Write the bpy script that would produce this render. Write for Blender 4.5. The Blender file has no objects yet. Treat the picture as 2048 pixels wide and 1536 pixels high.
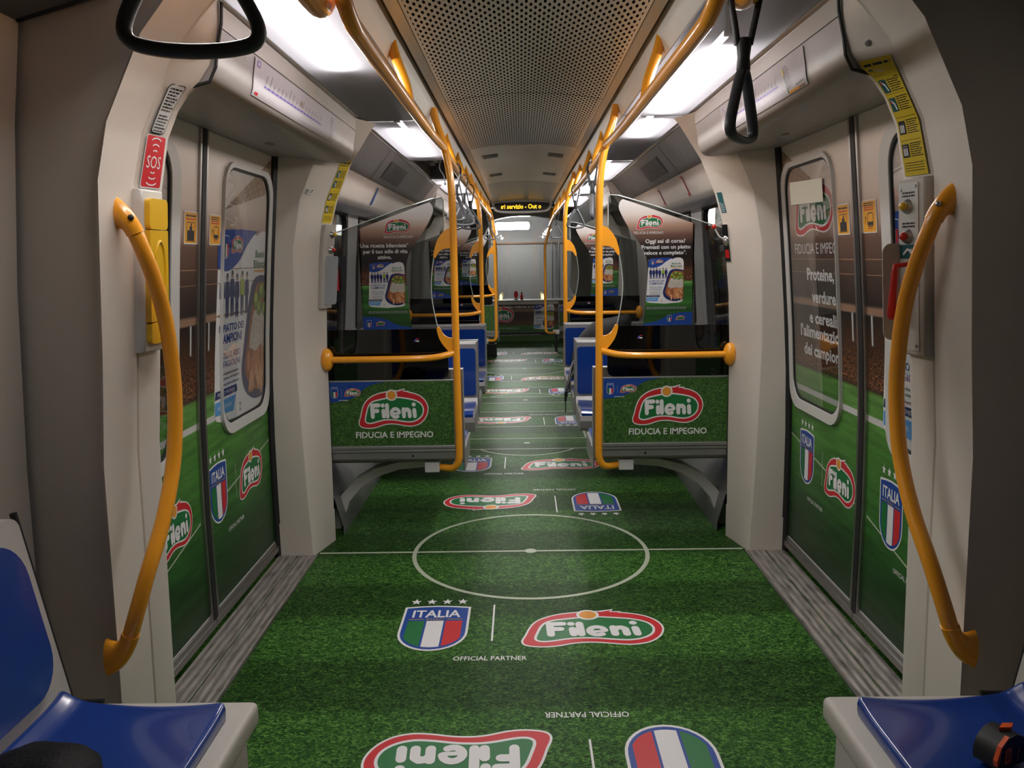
import bpy, bmesh, math, random
from mathutils import Vector, Matrix
from mathutils.geometry import tessellate_polygon
random.seed(4)
D = bpy.data
SC = bpy.context.scene
COL = SC.collection
PI = math.pi

# ------------------------------------------------------------------ camera
F, PITCH, YAW, ROLL = 1632.64, 0.153883, -0.012936, -0.016251
EYE = Vector((-0.0287, 0.0, 1.45))
fw = Vector((math.sin(YAW) * math.cos(PITCH), math.cos(YAW) * math.cos(PITCH), -math.sin(PITCH)))
rt = Vector((math.cos(YAW), -math.sin(YAW), 0))
up = rt.cross(fw)
rr = rt * math.cos(ROLL) + up * math.sin(ROLL)
uu = up * math.cos(ROLL) - rt * math.sin(ROLL)
cd = D.cameras.new('camera')
cd.sensor_width = 36
cd.lens = F / 2048 * 36
cd.clip_start, cd.clip_end = 0.02, 200
cam = D.objects.new('camera', cd)
COL.objects.link(cam)
M3 = Matrix((rr, uu, -fw)).transposed()
cam.matrix_world = Matrix.Translation(EYE) @ M3.to_4x4()
SC.camera = cam

# ------------------------------------------------------------------ world, exposure
wd = D.worlds.new('night')
SC.world = wd
wd.use_nodes = True
wd.node_tree.nodes['Background'].inputs[0].default_value = (0.5, 0.55, 0.65, 1)
wd.node_tree.nodes['Background'].inputs[1].default_value = 0.004
vs = SC.view_settings
SC.display_settings.display_device = 'sRGB'
vs.view_transform = 'Standard'
vs.look = 'None'
vs.gamma = 1
vs.use_curve_mapping = False
vs.exposure = 0.0
SC.cycles.use_denoising = True
SC.cycles.max_bounces = 10
SC.cycles.diffuse_bounces = 6
SC.cycles.transparent_max_bounces = 16
SC.cycles.sample_clamp_indirect = 6
TUBE = 20.0          # strength of the fluorescent tubes
STATION = 120.0        # strength of the station lamp beyond the windscreen

LAMP_W = 10.0        # watts per metre of each lit fluorescent lamp, thrown down and towards the aisle
LAMP_TILT = math.radians(27)

# ------------------------------------------------------------------ materials
def nodes(name):
    m = D.materials.new(name)
    m.use_nodes = True
    nt = m.node_tree
    return m, nt, nt.nodes['Principled BSDF'], nt.nodes['Material Output']

def add(nt, t, **k):
    n = nt.nodes.new('ShaderNode' + t)
    for a, v in k.items():
        if isinstance(v, tuple) and a.startswith('i') and a[1:].isdigit():
            n.inputs[int(a[1:])].default_value = v
        elif a.startswith('i') and a[1:].isdigit():
            n.inputs[int(a[1:])].default_value = v
        else:
            setattr(n, a, v)
    return n

def lk(nt, a, b):
    nt.links.new(a, b)

def mat(name, c, rough=.5, metal=0, coat=0, spec=.5, bump=0, bscale=14):
    m, nt, b, o = nodes(name)
    b.inputs['Base Color'].default_value = (*c, 1)
    b.inputs['Roughness'].default_value = rough
    b.inputs['Metallic'].default_value = metal
    b.inputs['Coat Weight'].default_value = coat
    b.inputs['Coat Roughness'].default_value = .06
    b.inputs['Specular IOR Level'].default_value = spec
    tc = add(nt, 'TexCoord')
    nz = add(nt, 'TexNoise')
    nz.inputs['Scale'].default_value = bscale
    lk(nt, tc.outputs['Object'], nz.inputs['Vector'])
    # faint wear: roughness follows the noise a little
    mr = add(nt, 'MapRange', i1=.3, i2=.7, i3=rough * .94, i4=min(1, rough * 1.07))
    lk(nt, nz.outputs[0], mr.inputs[0])
    lk(nt, mr.outputs[0], b.inputs['Roughness'])
    if bump:
        bp = add(nt, 'Bump')
        bp.inputs['Strength'].default_value = bump
        bp.inputs['Distance'].default_value = .002
        lk(nt, nz.outputs[0], bp.inputs['Height'])
        lk(nt, bp.outputs[0], b.inputs['Normal'])
    return m

def emit(name, c, s):
    m, nt, b, o = nodes(name)
    b.inputs['Base Color'].default_value = (0, 0, 0, 1)
    b.inputs['Emission Color'].default_value = (*c, 1)
    b.inputs['Emission Strength'].default_value = s
    return m

def ramp(nt, stops, interp='LINEAR'):
    r = add(nt, 'ValToRGB')
    e = r.color_ramp.elements
    r.color_ramp.interpolation = interp
    while len(e) > 1:
        e.remove(e[-1])
    e[0].position, e[0].color = stops[0][0], (*stops[0][1], 1)
    for p, c in stops[1:]:
        q = e.new(p)
        q.color = (*c, 1)
    return r

def turf(name, scale, c0, c1, c2, rough, bands=False, uv=False, spec=.5):
    """printed turf: short mown blades seen from above, as on a photograph print"""
    m, nt, b, o = nodes(name)
    tc = add(nt, 'TexCoord')
    src = tc.outputs['UV' if uv else 'Object']
    n1 = add(nt, 'TexNoise', i2=scale)
    n1.inputs['Detail'].default_value = 3
    n1.inputs['Roughness'].default_value = .75
    n1.inputs['Distortion'].default_value = 1.5
    lk(nt, src, n1.inputs['Vector'])
    mp = add(nt, 'Mapping')
    mp.inputs['Rotation'].default_value = (0, 0, .6)
    mp.inputs['Scale'].default_value = (1, 3.2, 1)
    lk(nt, src, mp.inputs[0])
    n2 = add(nt, 'TexNoise', i2=scale * .8)
    n2.inputs['Detail'].default_value = 2
    n2.inputs['Distortion'].default_value = 2.5
    lk(nt, mp.outputs[0], n2.inputs['Vector'])
    mx = add(nt, 'Math', operation='ADD')
    lk(nt, n1.outputs[0], mx.inputs[0])
    lk(nt, n2.outputs[0], mx.inputs[1])
    mr = add(nt, 'MapRange', i1=.78, i2=1.3, i3=0., i4=1.)
    lk(nt, mx.outputs[0], mr.inputs[0])
    r = ramp(nt, [(0, c0), (.45, c1), (1, c2)])
    lk(nt, mr.outputs[0], r.inputs[0])
    col = r.outputs[0]
    if bands:
        sx = add(nt, 'SeparateXYZ')
        lk(nt, src, sx.inputs[0])
        w = add(nt, 'Math', operation='MULTIPLY', i1=2 * PI / .70)
        lk(nt, sx.outputs[1], w.inputs[0])
        s = add(nt, 'Math', operation='SINE')
        lk(nt, w.outputs[0], s.inputs[0])
        q = add(nt, 'MapRange', i1=-.35, i2=.35, i3=.62, i4=1.1)
        lk(nt, s.outputs[0], q.inputs[0])
        hs = add(nt, 'HueSaturation')
        lk(nt, q.outputs[0], hs.inputs['Value'])
        lk(nt, col, hs.inputs['Color'])
        col = hs.outputs[0]
    lk(nt, col, b.inputs['Base Color'])
    b.inputs['Roughness'].default_value = rough
    b.inputs['Specular IOR Level'].default_value = spec
    return m

def stadium(name, z0, z1, stops, crowd=None, fieldz=None):
    """printed stadium photograph: tones change with height, speckled crowd band, mown field"""
    m, nt, b, o = nodes(name)
    tc = add(nt, 'TexCoord')
    sx = add(nt, 'SeparateXYZ')
    lk(nt, tc.outputs['UV'], sx.inputs[0])
    mr = add(nt, 'MapRange', i1=z0, i2=z1, i3=0., i4=1.)
    lk(nt, sx.outputs[1], mr.inputs[0])
    r = ramp(nt, [((z - z0) / (z1 - z0), c) for z, c in stops])
    lk(nt, mr.outputs[0], r.inputs[0])
    col = r.outputs[0]
    if crowd:
        nz = add(nt, 'TexNoise', i2=95.)
        nz.inputs['Detail'].default_value = 3
        lk(nt, tc.outputs['UV'], nz.inputs['Vector'])
        rc = ramp(nt, [(.38, (.012, .006, .004)), (.5, (.10, .035, .015)), (.66, (.42, .17, .07))])
        lk(nt, nz.outputs[0], rc.inputs[0])
        g = ramp(nt, [(0, (0, 0, 0)), ((crowd[0] - z0) / (z1 - z0), (0, 0, 0)), ((crowd[0] - z0) / (z1 - z0) + .004, (1, 1, 1)),
                      ((crowd[1] - z0) / (z1 - z0), (.25,) * 3), ((crowd[1] - z0) / (z1 - z0) + .06, (0, 0, 0))])
        lk(nt, mr.outputs[0], g.inputs[0])
        mx = add(nt, 'MixRGB')
        lk(nt, g.outputs[0], mx.inputs[0])
        lk(nt, col, mx.inputs[1])
        lk(nt, rc.outputs[0], mx.inputs[2])
        col = mx.outputs[0]
    if fieldz:
        mp = add(nt, 'Mapping')
        mp.inputs['Rotation'].default_value = (0, 0, .25)
        mp.inputs['Scale'].default_value = (2, 22, 1)
        lk(nt, tc.outputs['UV'], mp.inputs[0])
        nz = add(nt, 'TexNoise', i2=1.6)
        lk(nt, mp.outputs[0], nz.inputs['Vector'])
        q = add(nt, 'MapRange', i1=.3, i2=.7, i3=.65, i4=1.35)
        lk(nt, nz.outputs[0], q.inputs[0])
        nf = add(nt, 'TexNoise', i2=130.)
        lk(nt, tc.outputs['UV'], nf.inputs['Vector'])
        q2 = add(nt, 'MapRange', i1=.3, i2=.7, i3=.75, i4=1.25)
        lk(nt, nf.outputs[0], q2.inputs[0])
        qq = add(nt, 'Math', operation='MULTIPLY')
        lk(nt, q.outputs[0], qq.inputs[0])
        lk(nt, q2.outputs[0], qq.inputs[1])
        gz = add(nt, 'Math', operation='LESS_THAN', i1=fieldz)
        lk(nt, sx.outputs[1], gz.inputs[0])
        mv = add(nt, 'Mix')
        lk(nt, gz.outputs[0], mv.inputs[0])
        mv.inputs[2].default_value = 1
        lk(nt, qq.outputs[0], mv.inputs[3])
        hs = add(nt, 'HueSaturation')
        lk(nt, mv.outputs[0], hs.inputs['Value'])
        lk(nt, col, hs.inputs['Color'])
        col = hs.outputs[0]
    lk(nt, col, b.inputs['Base Color'])
    b.inputs['Roughness'].default_value = .38
    return m

def glass(name, tint, gloss=.0, rough=.02):
    """thin tinted pane: tinted see-through with a fresnel mirror on top"""
    m, nt, b, o = nodes(name)
    nt.nodes.remove(b)
    t = add(nt, 'BsdfTransparent')
    t.inputs[0].default_value = (*tint, 1)
    g = add(nt, 'BsdfGlossy')
    g.inputs['Roughness'].default_value = rough
    g.inputs['Color'].default_value = (1, 1, 1, 1)
    fr = add(nt, 'Fresnel')
    ge = add(nt, 'NewGeometry')
    io = add(nt, 'MapRange', i1=0., i2=1., i3=1.5, i4=1 / 1.5)
    lk(nt, ge.outputs['Backfacing'], io.inputs[0])
    lk(nt, io.outputs[0], fr.inputs[0])
    ad = add(nt, 'Math', operation='ADD', i1=gloss, use_clamp=True)
    lk(nt, fr.outputs[0], ad.inputs[0])
    mx = add(nt, 'MixShader')
    lk(nt, ad.outputs[0], mx.inputs[0])
    lk(nt, t.outputs[0], mx.inputs[1])
    lk(nt, g.outputs[0], mx.inputs[2])
    lk(nt, mx.outputs[0], o.inputs[0])
    return m

def perforated(name, c, px=.029, py=.063, hx=.0046, hy=.0165):
    """sheet metal with staggered rows of short slots"""
    m, nt, b, o = nodes(name)
    tc = add(nt, 'TexCoord')
    sx = add(nt, 'SeparateXYZ')
    lk(nt, tc.outputs['Object'], sx.inputs[0])
    def cell(off):
        ds = []
        for k, p, hw in ((0, px, hx), (1, py, hy)):
            a = add(nt, 'Math', operation='MULTIPLY_ADD', i1=1 / p, i2=off)
            lk(nt, sx.outputs[k], a.inputs[0])
            f = add(nt, 'Math', operation='FRACT')
            lk(nt, a.outputs[0], f.inputs[0])
            s = add(nt, 'Math', operation='MULTIPLY_ADD', i1=p / hw, i2=-.5 * p / hw)
            lk(nt, f.outputs[0], s.inputs[0])
            q = add(nt, 'Math', operation='MULTIPLY')
            lk(nt, s.outputs[0], q.inputs[0])
            lk(nt, s.outputs[0], q.inputs[1])
            ds.append(q)
        a = add(nt, 'Math', operation='ADD')
        lk(nt, ds[0].outputs[0], a.inputs[0])
        lk(nt, ds[1].outputs[0], a.inputs[1])
        return a
    mn = add(nt, 'Math', operation='MINIMUM')
    lk(nt, cell(0.).outputs[0], mn.inputs[0])
    lk(nt, cell(.5).outputs[0], mn.inputs[1])
    # edges of the sheet stay unpunched
    ab = add(nt, 'Math', operation='ABSOLUTE')
    lk(nt, sx.outputs[0], ab.inputs[0])
    ed = add(nt, 'Math', operation='LESS_THAN', i1=.362)
    lk(nt, ab.outputs[0], ed.inputs[0])
    lt = add(nt, 'Math', operation='LESS_THAN', i1=1.)
    lk(nt, mn.outputs[0], lt.inputs[0])
    mu = add(nt, 'Math', operation='MULTIPLY')
    lk(nt, ed.outputs[0], mu.inputs[0])
    lk(nt, lt.outputs[0], mu.inputs[1])
    mx = add(nt, 'MixRGB')
    mx.inputs[1].default_value = (*c, 1)
    mx.inputs[2].default_value = (.004, .004, .004, 1)
    lk(nt, mu.outputs[0], mx.inputs[0])
    lk(nt, mx.outputs[0], b.inputs['Base Color'])
    sp = add(nt, 'Math', operation='MULTIPLY_ADD', i1=-.5, i2=.5)
    lk(nt, mu.outputs[0], sp.inputs[0])
    lk(nt, sp.outputs[0], b.inputs['Specular IOR Level'])
    b.inputs['Roughness'].default_value = .3
    return m

def ribbed(name, c, axis=0, pitch=.030):
    m, nt, b, o = nodes(name)
    tc = add(nt, 'TexCoord')
    sx = add(nt, 'SeparateXYZ')
    lk(nt, tc.outputs['Object'], sx.inputs[0])
    a = add(nt, 'Math', operation='MULTIPLY', i1=2 * PI / pitch)
    lk(nt, sx.outputs[axis], a.inputs[0])
    s = add(nt, 'Math', operation='SINE')
    lk(nt, a.outputs[0], s.inputs[0])
    bp = add(nt, 'Bump')
    bp.inputs['Strength'].default_value = .5
    bp.inputs['Distance'].default_value = .004
    lk(nt, s.outputs[0], bp.inputs['Height'])
    lk(nt, bp.outputs[0], b.inputs['Normal'])
    nz = add(nt, 'TexNoise', i2=9.)
    nz.inputs['Detail'].default_value = 5
    mp = add(nt, 'Mapping')
    mp.inputs['Scale'].default_value = (6, 1, 1)
    lk(nt, tc.outputs['Object'], mp.inputs[0])
    lk(nt, mp.outputs[0], nz.inputs['Vector'])
    r = ramp(nt, [(.3, tuple(x * .45 for x in c)), (.5, c), (.75, tuple(min(1, x * 1.3) for x in c))])
    lk(nt, nz.outputs[0], r.inputs[0])
    lk(nt, r.outputs[0], b.inputs['Base Color'])
    b.inputs['Metallic'].default_value = .35
    b.inputs['Roughness'].default_value = .45
    return m

def diffuser(name):
    m, nt, b, o = nodes(name)
    nt.nodes.remove(b)
    tr = add(nt, 'BsdfTranslucent')
    tr.inputs[0].default_value = (.92, .91, .95, 1)
    tp = add(nt, 'BsdfTransparent')
    tp.inputs[0].default_value = (.9, .9, .95, 1)
    gl = add(nt, 'BsdfGlossy')
    gl.inputs['Roughness'].default_value = .25
    gl.inputs['Color'].default_value = (.8, .8, .82, 1)
    df = add(nt, 'BsdfDiffuse')
    df.inputs[0].default_value = (.55, .54, .55, 1)
    a = add(nt, 'MixShader', i0=.10)
    lk(nt, tr.outputs[0], a.inputs[1])
    lk(nt, tp.outputs[0], a.inputs[2])
    c = add(nt, 'MixShader', i0=.35)
    lk(nt, df.outputs[0], c.inputs[1])
    lk(nt, gl.outputs[0], c.inputs[2])
    d = add(nt, 'MixShader', i0=.35)
    lk(nt, a.outputs[0], d.inputs[1])
    lk(nt, c.outputs[0], d.inputs[2])
    lk(nt, d.outputs[0], o.inputs[0])
    return m

CREAM = mat('cream_plastic', (.62, .57, .515), .42)
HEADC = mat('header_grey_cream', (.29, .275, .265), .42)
CREAMD = mat('grey_cream_panel', (.46, .435, .40), .45)
PALE = mat('pale_grey_plastic', (.58, .575, .56), .4)
GREYP = mat('dark_grey_panel', (.115, .115, .115), .55)
MIDG = mat('mid_grey_panel', (.20, .20, .20), .45)
CEILC = mat('ceiling_sheet', (.60, .565, .50), .36)
PERF = perforated('perforated_sheet', (.56, .53, .47))
BLACK = mat('black_rubber', (.008, .008, .009), .6)
SATIN = mat('black_satin', (.010, .010, .012), .3)
ALU = mat('brushed_aluminium', (.42, .41, .40), .35, 1)
ALUD = mat('dull_aluminium', (.30, .30, .30), .45, .7)
CHROME = mat('chrome', (.75, .75, .76), .12, 1)
ORANGE = mat('orange_enamel', (.90, .36, .018), .3, coat=.4)
BLUE = mat('blue_seat_plastic', (.006, .040, .24), .22, coat=.5)
SILVER = mat('silver_grey_seat_frame', (.30, .295, .29), .35, .3)
SILL = ribbed('ribbed_door_sill', (.30, .275, .25))
RED = mat('red_plastic', (.50, .014, .012), .35)
YEL = mat('yellow_plastic', (.70, .42, .012), .3, coat=.3)
STRAPL = mat('slate_grey_strap', (.055, .058, .068), .42)
STRAPM = mat('dark_grey_strap', (.030, .032, .036), .45)
HANDM = mat('grey_plastic_handle', (.16, .165, .18), .35)
WHITEM = mat('white_plastic', (.62, .62, .62), .4)
FLOORM = turf('printed_turf_floor', 46., (.005, .018, .004), (.024, .088, .014), (.14, .30, .065), .45, bands=True, spec=.10)
TURFP = turf('printed_turf_panel', 70., (.006, .022, .006), (.032, .105, .018), (.14, .29, .065), .4, uv=True)
PANE = glass('door_glass', (.86, .87, .88), .02)
SMOKE = glass('smoked_glass', (.60, .62, .62), .015)
DARKG = glass('dark_tinted_band', (.05, .05, .055), .01)
CLEAR = glass('clear_glass', (.92, .93, .93), .01)
WINM = glass('window_glass', (.42, .43, .44), .05)
DIFF = diffuser('lamp_diffuser')
HOUSE = mat('grey_lamp_housing', (.16, .16, .16), .6)
TUBEM = emit('fluorescent_tube', (1.0, .95, .97), TUBE)
TUBEOFF = mat('unlit_tube', (.6, .6, .6), .4)

def ink(n, c, r=.42):
    return mat('ink_' + n, c, r)
I_W, I_R, I_G, I_O = ink('white', (.76, .75, .76)), ink('red', (.56, .018, .026)), ink('green', (.010, .155, .040)), ink('orange', (.72, .30, .035))
I_B, I_DB, I_LB = ink('blue', (.008, .055, .30)), ink('navy', (.010, .022, .12)), ink('sky', (.10, .33, .70))
I_K, I_GY, I_Y = ink('black', (.012, .012, .014)), ink('grey', (.25, .25, .25)), ink('yellow', (.62, .46, .02))
I_SY, I_TE, I_GO, I_SK = ink('sticker_orange', (.78, .36, .02)), ink('teal', (.012, .09, .10)), ink('gold', (.42, .28, .09)), ink('skin', (.42, .22, .14))
I_LG, I_LIME, I_RICE, I_CH1, I_CH2, I_CH3 = ink('leaf', (.10, .22, .02)), ink('lime', (.32, .42, .06)), ink('rice', (.55, .50, .43)), ink('chicken', (.55, .22, .09)), ink('chicken_pale', (.66, .36, .18)), ink('chicken_dark', (.32, .10, .035))
I_PUR, I_LM, I_BR = ink('violet', (.12, .08, .38)), ink('map_white', (.47, .455, .49), .6), ink('brown', (.30, .17, .10))
I_RF = ink('roof', (.50, .36, .27))
DOORP = stadium('stadium_print_door', 0.0, 2.0, [(0, (.008, .03, .008)), (.30, (.012, .055, .012)), (.45, (.03, .13, .02)), (.75, (.06, .20, .03)), (.93, (.12, .30, .06)),  # lowest greens: dark print, with shade at the door foot painted in
    (.945, (.05, .02, .012)), (.97, (.05, .02, .01)), (1.10, (.025, .012, .008)), (1.222, (.012, .008, .007)), (1.226, (.30, .19, .13)), (1.248, (.32, .2, .14)), (1.252, (.02, .013, .010)),
    (1.35, (.05, .028, .02)), (1.50, (.14, .075, .05)), (1.56, (.42, .28, .21)), (1.66, (.70, .58, .50)), (1.92, (.82, .77, .73))], crowd=(.95, 1.09), fieldz=.935)
ADP = stadium('stadium_print_poster', 1.09, 1.75, [(1.09, (.012, .05, .012)), (1.20, (.02, .085, .015)), (1.215, (.05, .18, .035)), (1.235, (.02, .09, .015)), (1.29, (.03, .12, .02)), (1.318, (.10, .28, .06)),
    (1.322, (.05, .02, .012)), (1.37, (.10, .035, .015)), (1.40, (.03, .012, .008)), (1.44, (.008, .006, .006)), (1.50, (.02, .013, .012)), (1.55, (.14, .07, .05)), (1.60, (.42, .26, .19)), (1.65, (.68, .60, .56)), (1.74, (.84, .81, .82))], crowd=(1.322, 1.35), fieldz=1.32)
FRONTP = stadium('stadium_print_front', 0.0, .75, [(0, (.01, .04, .01)), (.10, (.02, .09, .015)), (.27, (.05, .17, .03)), (.29, (.08, .03, .02)), (.36, (.05, .02, .015)), (.50, (.04, .02, .015)), (.53, (.25, .14, .09)), (.60, (.05, .03, .02)), (.70, (.03, .02, .02))], crowd=(.29, .36), fieldz=.28)

_FILM = {}
def film(m):
    """the same ink on a thin film that lets light through from behind"""
    if m not in _FILM:
        f = m.copy()
        f.name = m.name + '_film'
        nt = f.node_tree
        b, o = nt.nodes['Principled BSDF'], nt.nodes['Material Output']
        t = add(nt, 'BsdfTranslucent')
        q = b.inputs['Base Color']
        t.inputs[0].default_value = q.default_value
        if q.is_linked: lk(nt, q.links[0].from_socket, t.inputs[0])
        x = add(nt, 'MixShader', i0=.3)
        lk(nt, b.outputs[0], x.inputs[1]); lk(nt, t.outputs[0], x.inputs[2]); lk(nt, x.outputs[0], o.inputs[0])
        _FILM[m] = f
    return _FILM[m]

# ------------------------------------------------------------------ objects
def link(o, parent=None):
    COL.objects.link(o)
    if parent is not None:
        o.parent = parent
        w = Vector((0, 0, 0))
        q = parent
        while q is not None and q.type == 'EMPTY':
            w += q.location
            q = q.parent
        o.matrix_parent_inverse = Matrix.Translation(-w)
    return o

def tag(o, label=None, cat=None, group=None, kind=None):
    if label: o['label'] = label
    if cat: o['category'] = cat
    if group: o['group'] = group
    if kind: o['kind'] = kind
    return o

def obj(name, bm, m, parent=None, smooth=None):
    me = D.meshes.new(name)
    bmesh.ops.recalc_face_normals(bm, faces=bm.faces)
    bm.to_mesh(me)
    bm.free()
    for x in (m if isinstance(m, (list, tuple)) else [m]):
        me.materials.append(x)
    o = D.objects.new(name, me)
    if smooth is not None:
        for p in me.polygons: p.use_smooth = True
        if smooth < 170:
            me.set_sharp_from_angle(angle=math.radians(smooth))
    return link(o, parent)

def thing(name, label, cat, loc=(0, 0, 0), group=None, kind=None):
    o = D.objects.new(name, None)
    o.empty_display_size = .05
    o.location = loc
    COL.objects.link(o)
    return tag(o, label, cat, group, kind)

def dup(root, move, label=None):
    """copy of a thing with copies of its parts and sub-parts, shifted by MOVE"""
    r = root.copy()
    COL.objects.link(r)
    r.location = root.location + Vector(move)
    if label: r['label'] = label
    for ch in list(root.children):
        c = ch.copy(); COL.objects.link(c); iv = ch.matrix_parent_inverse.copy(); c.parent = r; c.matrix_parent_inverse = iv
        for g in list(ch.children):
            d = g.copy(); COL.objects.link(d); iv = g.matrix_parent_inverse.copy(); d.parent = c; d.matrix_parent_inverse = iv
    return r

def B(): return bmesh.new()

def box(bm, a, b, bev=0, seg=2, mi=0):
    """box between corners a and b"""
    a, b = Vector(a), Vector(b)
    g = bmesh.ops.create_cube(bm, size=1)
    for v in g['verts']:
        v.co = Vector([(a[i] + b[i]) / 2 + v.co[i] * abs(b[i] - a[i]) for i in range(3)])
    fs = {f for v in g['verts'] for f in v.link_faces}
    for f in fs: f.material_index = mi
    if bev:
        es = list({e for v in g['verts'] for e in v.link_edges})
        bmesh.ops.bevel(bm, geom=es, offset=bev, segments=seg, profile=.5, affect='EDGES')
    return bm

def catmull(pts, n=8, closed=False):
    P = [Vector(p) for p in pts]
    out = []
    m = len(P)
    rng = range(m if closed else m - 1)
    for i in rng:
        if closed:
            a, b, c, d = P[i - 1], P[i], P[(i + 1) % m], P[(i + 2) % m]
        else:
            a, b, c, d = P[max(i - 1, 0)], P[i], P[i + 1], P[min(i + 2, m - 1)]
        for k in range(n):
            t = k / n
            out.append(.5 * ((2 * b) + (c - a) * t + (2 * a - 5 * b + 4 * c - d) * t * t + (3 * b - a - 3 * c + d) * t ** 3))
    if not closed: out.append(P[-1])
    return out

def tube(bm, pts, r, seg=12, closed=False, flat=None, caps=True):
    """swept tube along pts; r number or list; flat = (axis, factor) squashes the section along a world axis"""
    P = [Vector(p) for p in pts]
    n = len(P)
    R = r if isinstance(r, (list, tuple)) else [r] * n
    rings = []
    prev = None
    for i, p in enumerate(P):
        if closed: t = (P[(i + 1) % n] - P[i - 1]).normalized()
        else: t = (P[min(i + 1, n - 1)] - P[max(i - 1, 0)]).normalized()
        if prev is None:
            ref = Vector((0, 0, 1)) if abs(t.z) < .9 else Vector((0, 1, 0))
            x = t.cross(ref).normalized()
        else:
            x = (prev - t * prev.dot(t)).normalized()
        prev = x
        y = t.cross(x)
        ring = []
        for k in range(seg):
            a = 2 * PI * k / seg
            o = (x * math.cos(a) + y * math.sin(a)) * R[i]
            if flat is not None: o[flat[0]] *= flat[1]
            ring.append(bm.verts.new(p + o))
        rings.append(ring)
    m = n if closed else n - 1
    for i in range(m):
        a, b = rings[i], rings[(i + 1) % n]
        if closed and i == n - 1:   # match the seam
            best = min(range(seg), key=lambda s: sum((a[k].co - b[(k + s) % seg].co).length for k in range(0, seg, 3)))
            b = b[best:] + b[:best]
        for k in range(seg):
            bm.faces.new((a[k], a[(k + 1) % seg], b[(k + 1) % seg], b[k]))
    if caps and not closed:
        bm.faces.new(rings[0][::-1])
        bm.faces.new(rings[-1])
    return bm

def loft(bm, secs, closed=False, caps=False):
    """skin between equal-length point lists"""
    V = [[bm.verts.new(p) for p in s] for s in secs]
    n = len(V[0])
    for a, b in zip(V[:-1], V[1:]):
        for k in range(n if closed else n - 1):
            bm.faces.new((a[k], a[(k + 1) % n], b[(k + 1) % n], b[k]))
    if caps:
        bm.faces.new(V[0][::-1])
        bm.faces.new(V[-1])
    return bm

def prism(bm, pts, f, t0, t1):
    """extrude a 2-D outline: f(u, v, t) -> 3-D"""
    a = [bm.verts.new(f(u, v, t0)) for u, v in pts]
    b = [bm.verts.new(f(u, v, t1)) for u, v in pts]
    n = len(pts)
    for i in range(n):
        bm.faces.new((a[i], a[(i + 1) % n], b[(i + 1) % n], b[i]))
    for t in tessellate_polygon([[Vector((u, v, 0)) for u, v in pts]]):
        bm.faces.new([a[i] for i in t])
        bm.faces.new([b[i] for i in t][::-1])
    return bm

def ball(bm, c, r, u=16, v=10, sc=(1, 1, 1)):
    g = bmesh.ops.create_uvsphere(bm, u_segments=u, v_segments=v, radius=r)
    for x in g['verts']:
        x.co = Vector(c) + Vector((x.co.x * sc[0], x.co.y * sc[1], x.co.z * sc[2]))
    return bm

def cyl(bm, a, b, r0, r1=None, seg=20):
    return tube(bm, [a, b], [r0, r0 if r1 is None else r1], seg)

def rrect(x0, y0, x1, y1, r, n=4):
    out = []
    for cx, cy, a in ((x1 - r, y1 - r, 0), (x0 + r, y1 - r, 90), (x0 + r, y0 + r, 180), (x1 - r, y0 + r, 270)):
        for k in range(n + 1):
            t = math.radians(a + 90 * k / n)
            out.append((cx + r * math.cos(t), cy + r * math.sin(t)))
    return out

def circ(cx, cy, r, n=20, ry=None):
    ry = r if ry is None else ry
    return [(cx + r * math.cos(2 * PI * k / n), cy + ry * math.sin(2 * PI * k / n)) for k in range(n)]

def interp(T, z):
    if z <= T[0][0]: return T[0][1]
    for (a, b), (c, d) in zip(T[:-1], T[1:]):
        if z <= c: return b + (d - b) * (z - a) / (c - a)
    return T[-1][1]

# ------------------------------------------------------------------ flat prints (posters, stickers, lettering)
_TX = {}
def glyphs(body, bold):
    k = (body, bold)
    if k not in _TX:
        c = D.curves.new('text', 'FONT')
        c.body = body
        c.size = 1
        c.resolution_u = 2
        c.offset = bold
        o = D.objects.new('text', c)
        COL.objects.link(o)
        bpy.context.view_layer.update()
        me = o.evaluated_get(bpy.context.evaluated_depsgraph_get()).to_mesh()
        _TX[k] = ([(v.co.x, v.co.y) for v in me.vertices], [tuple(p.vertices) for p in me.polygons])
        D.objects.remove(o)
        D.curves.remove(c)
    return _TX[k]

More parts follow.
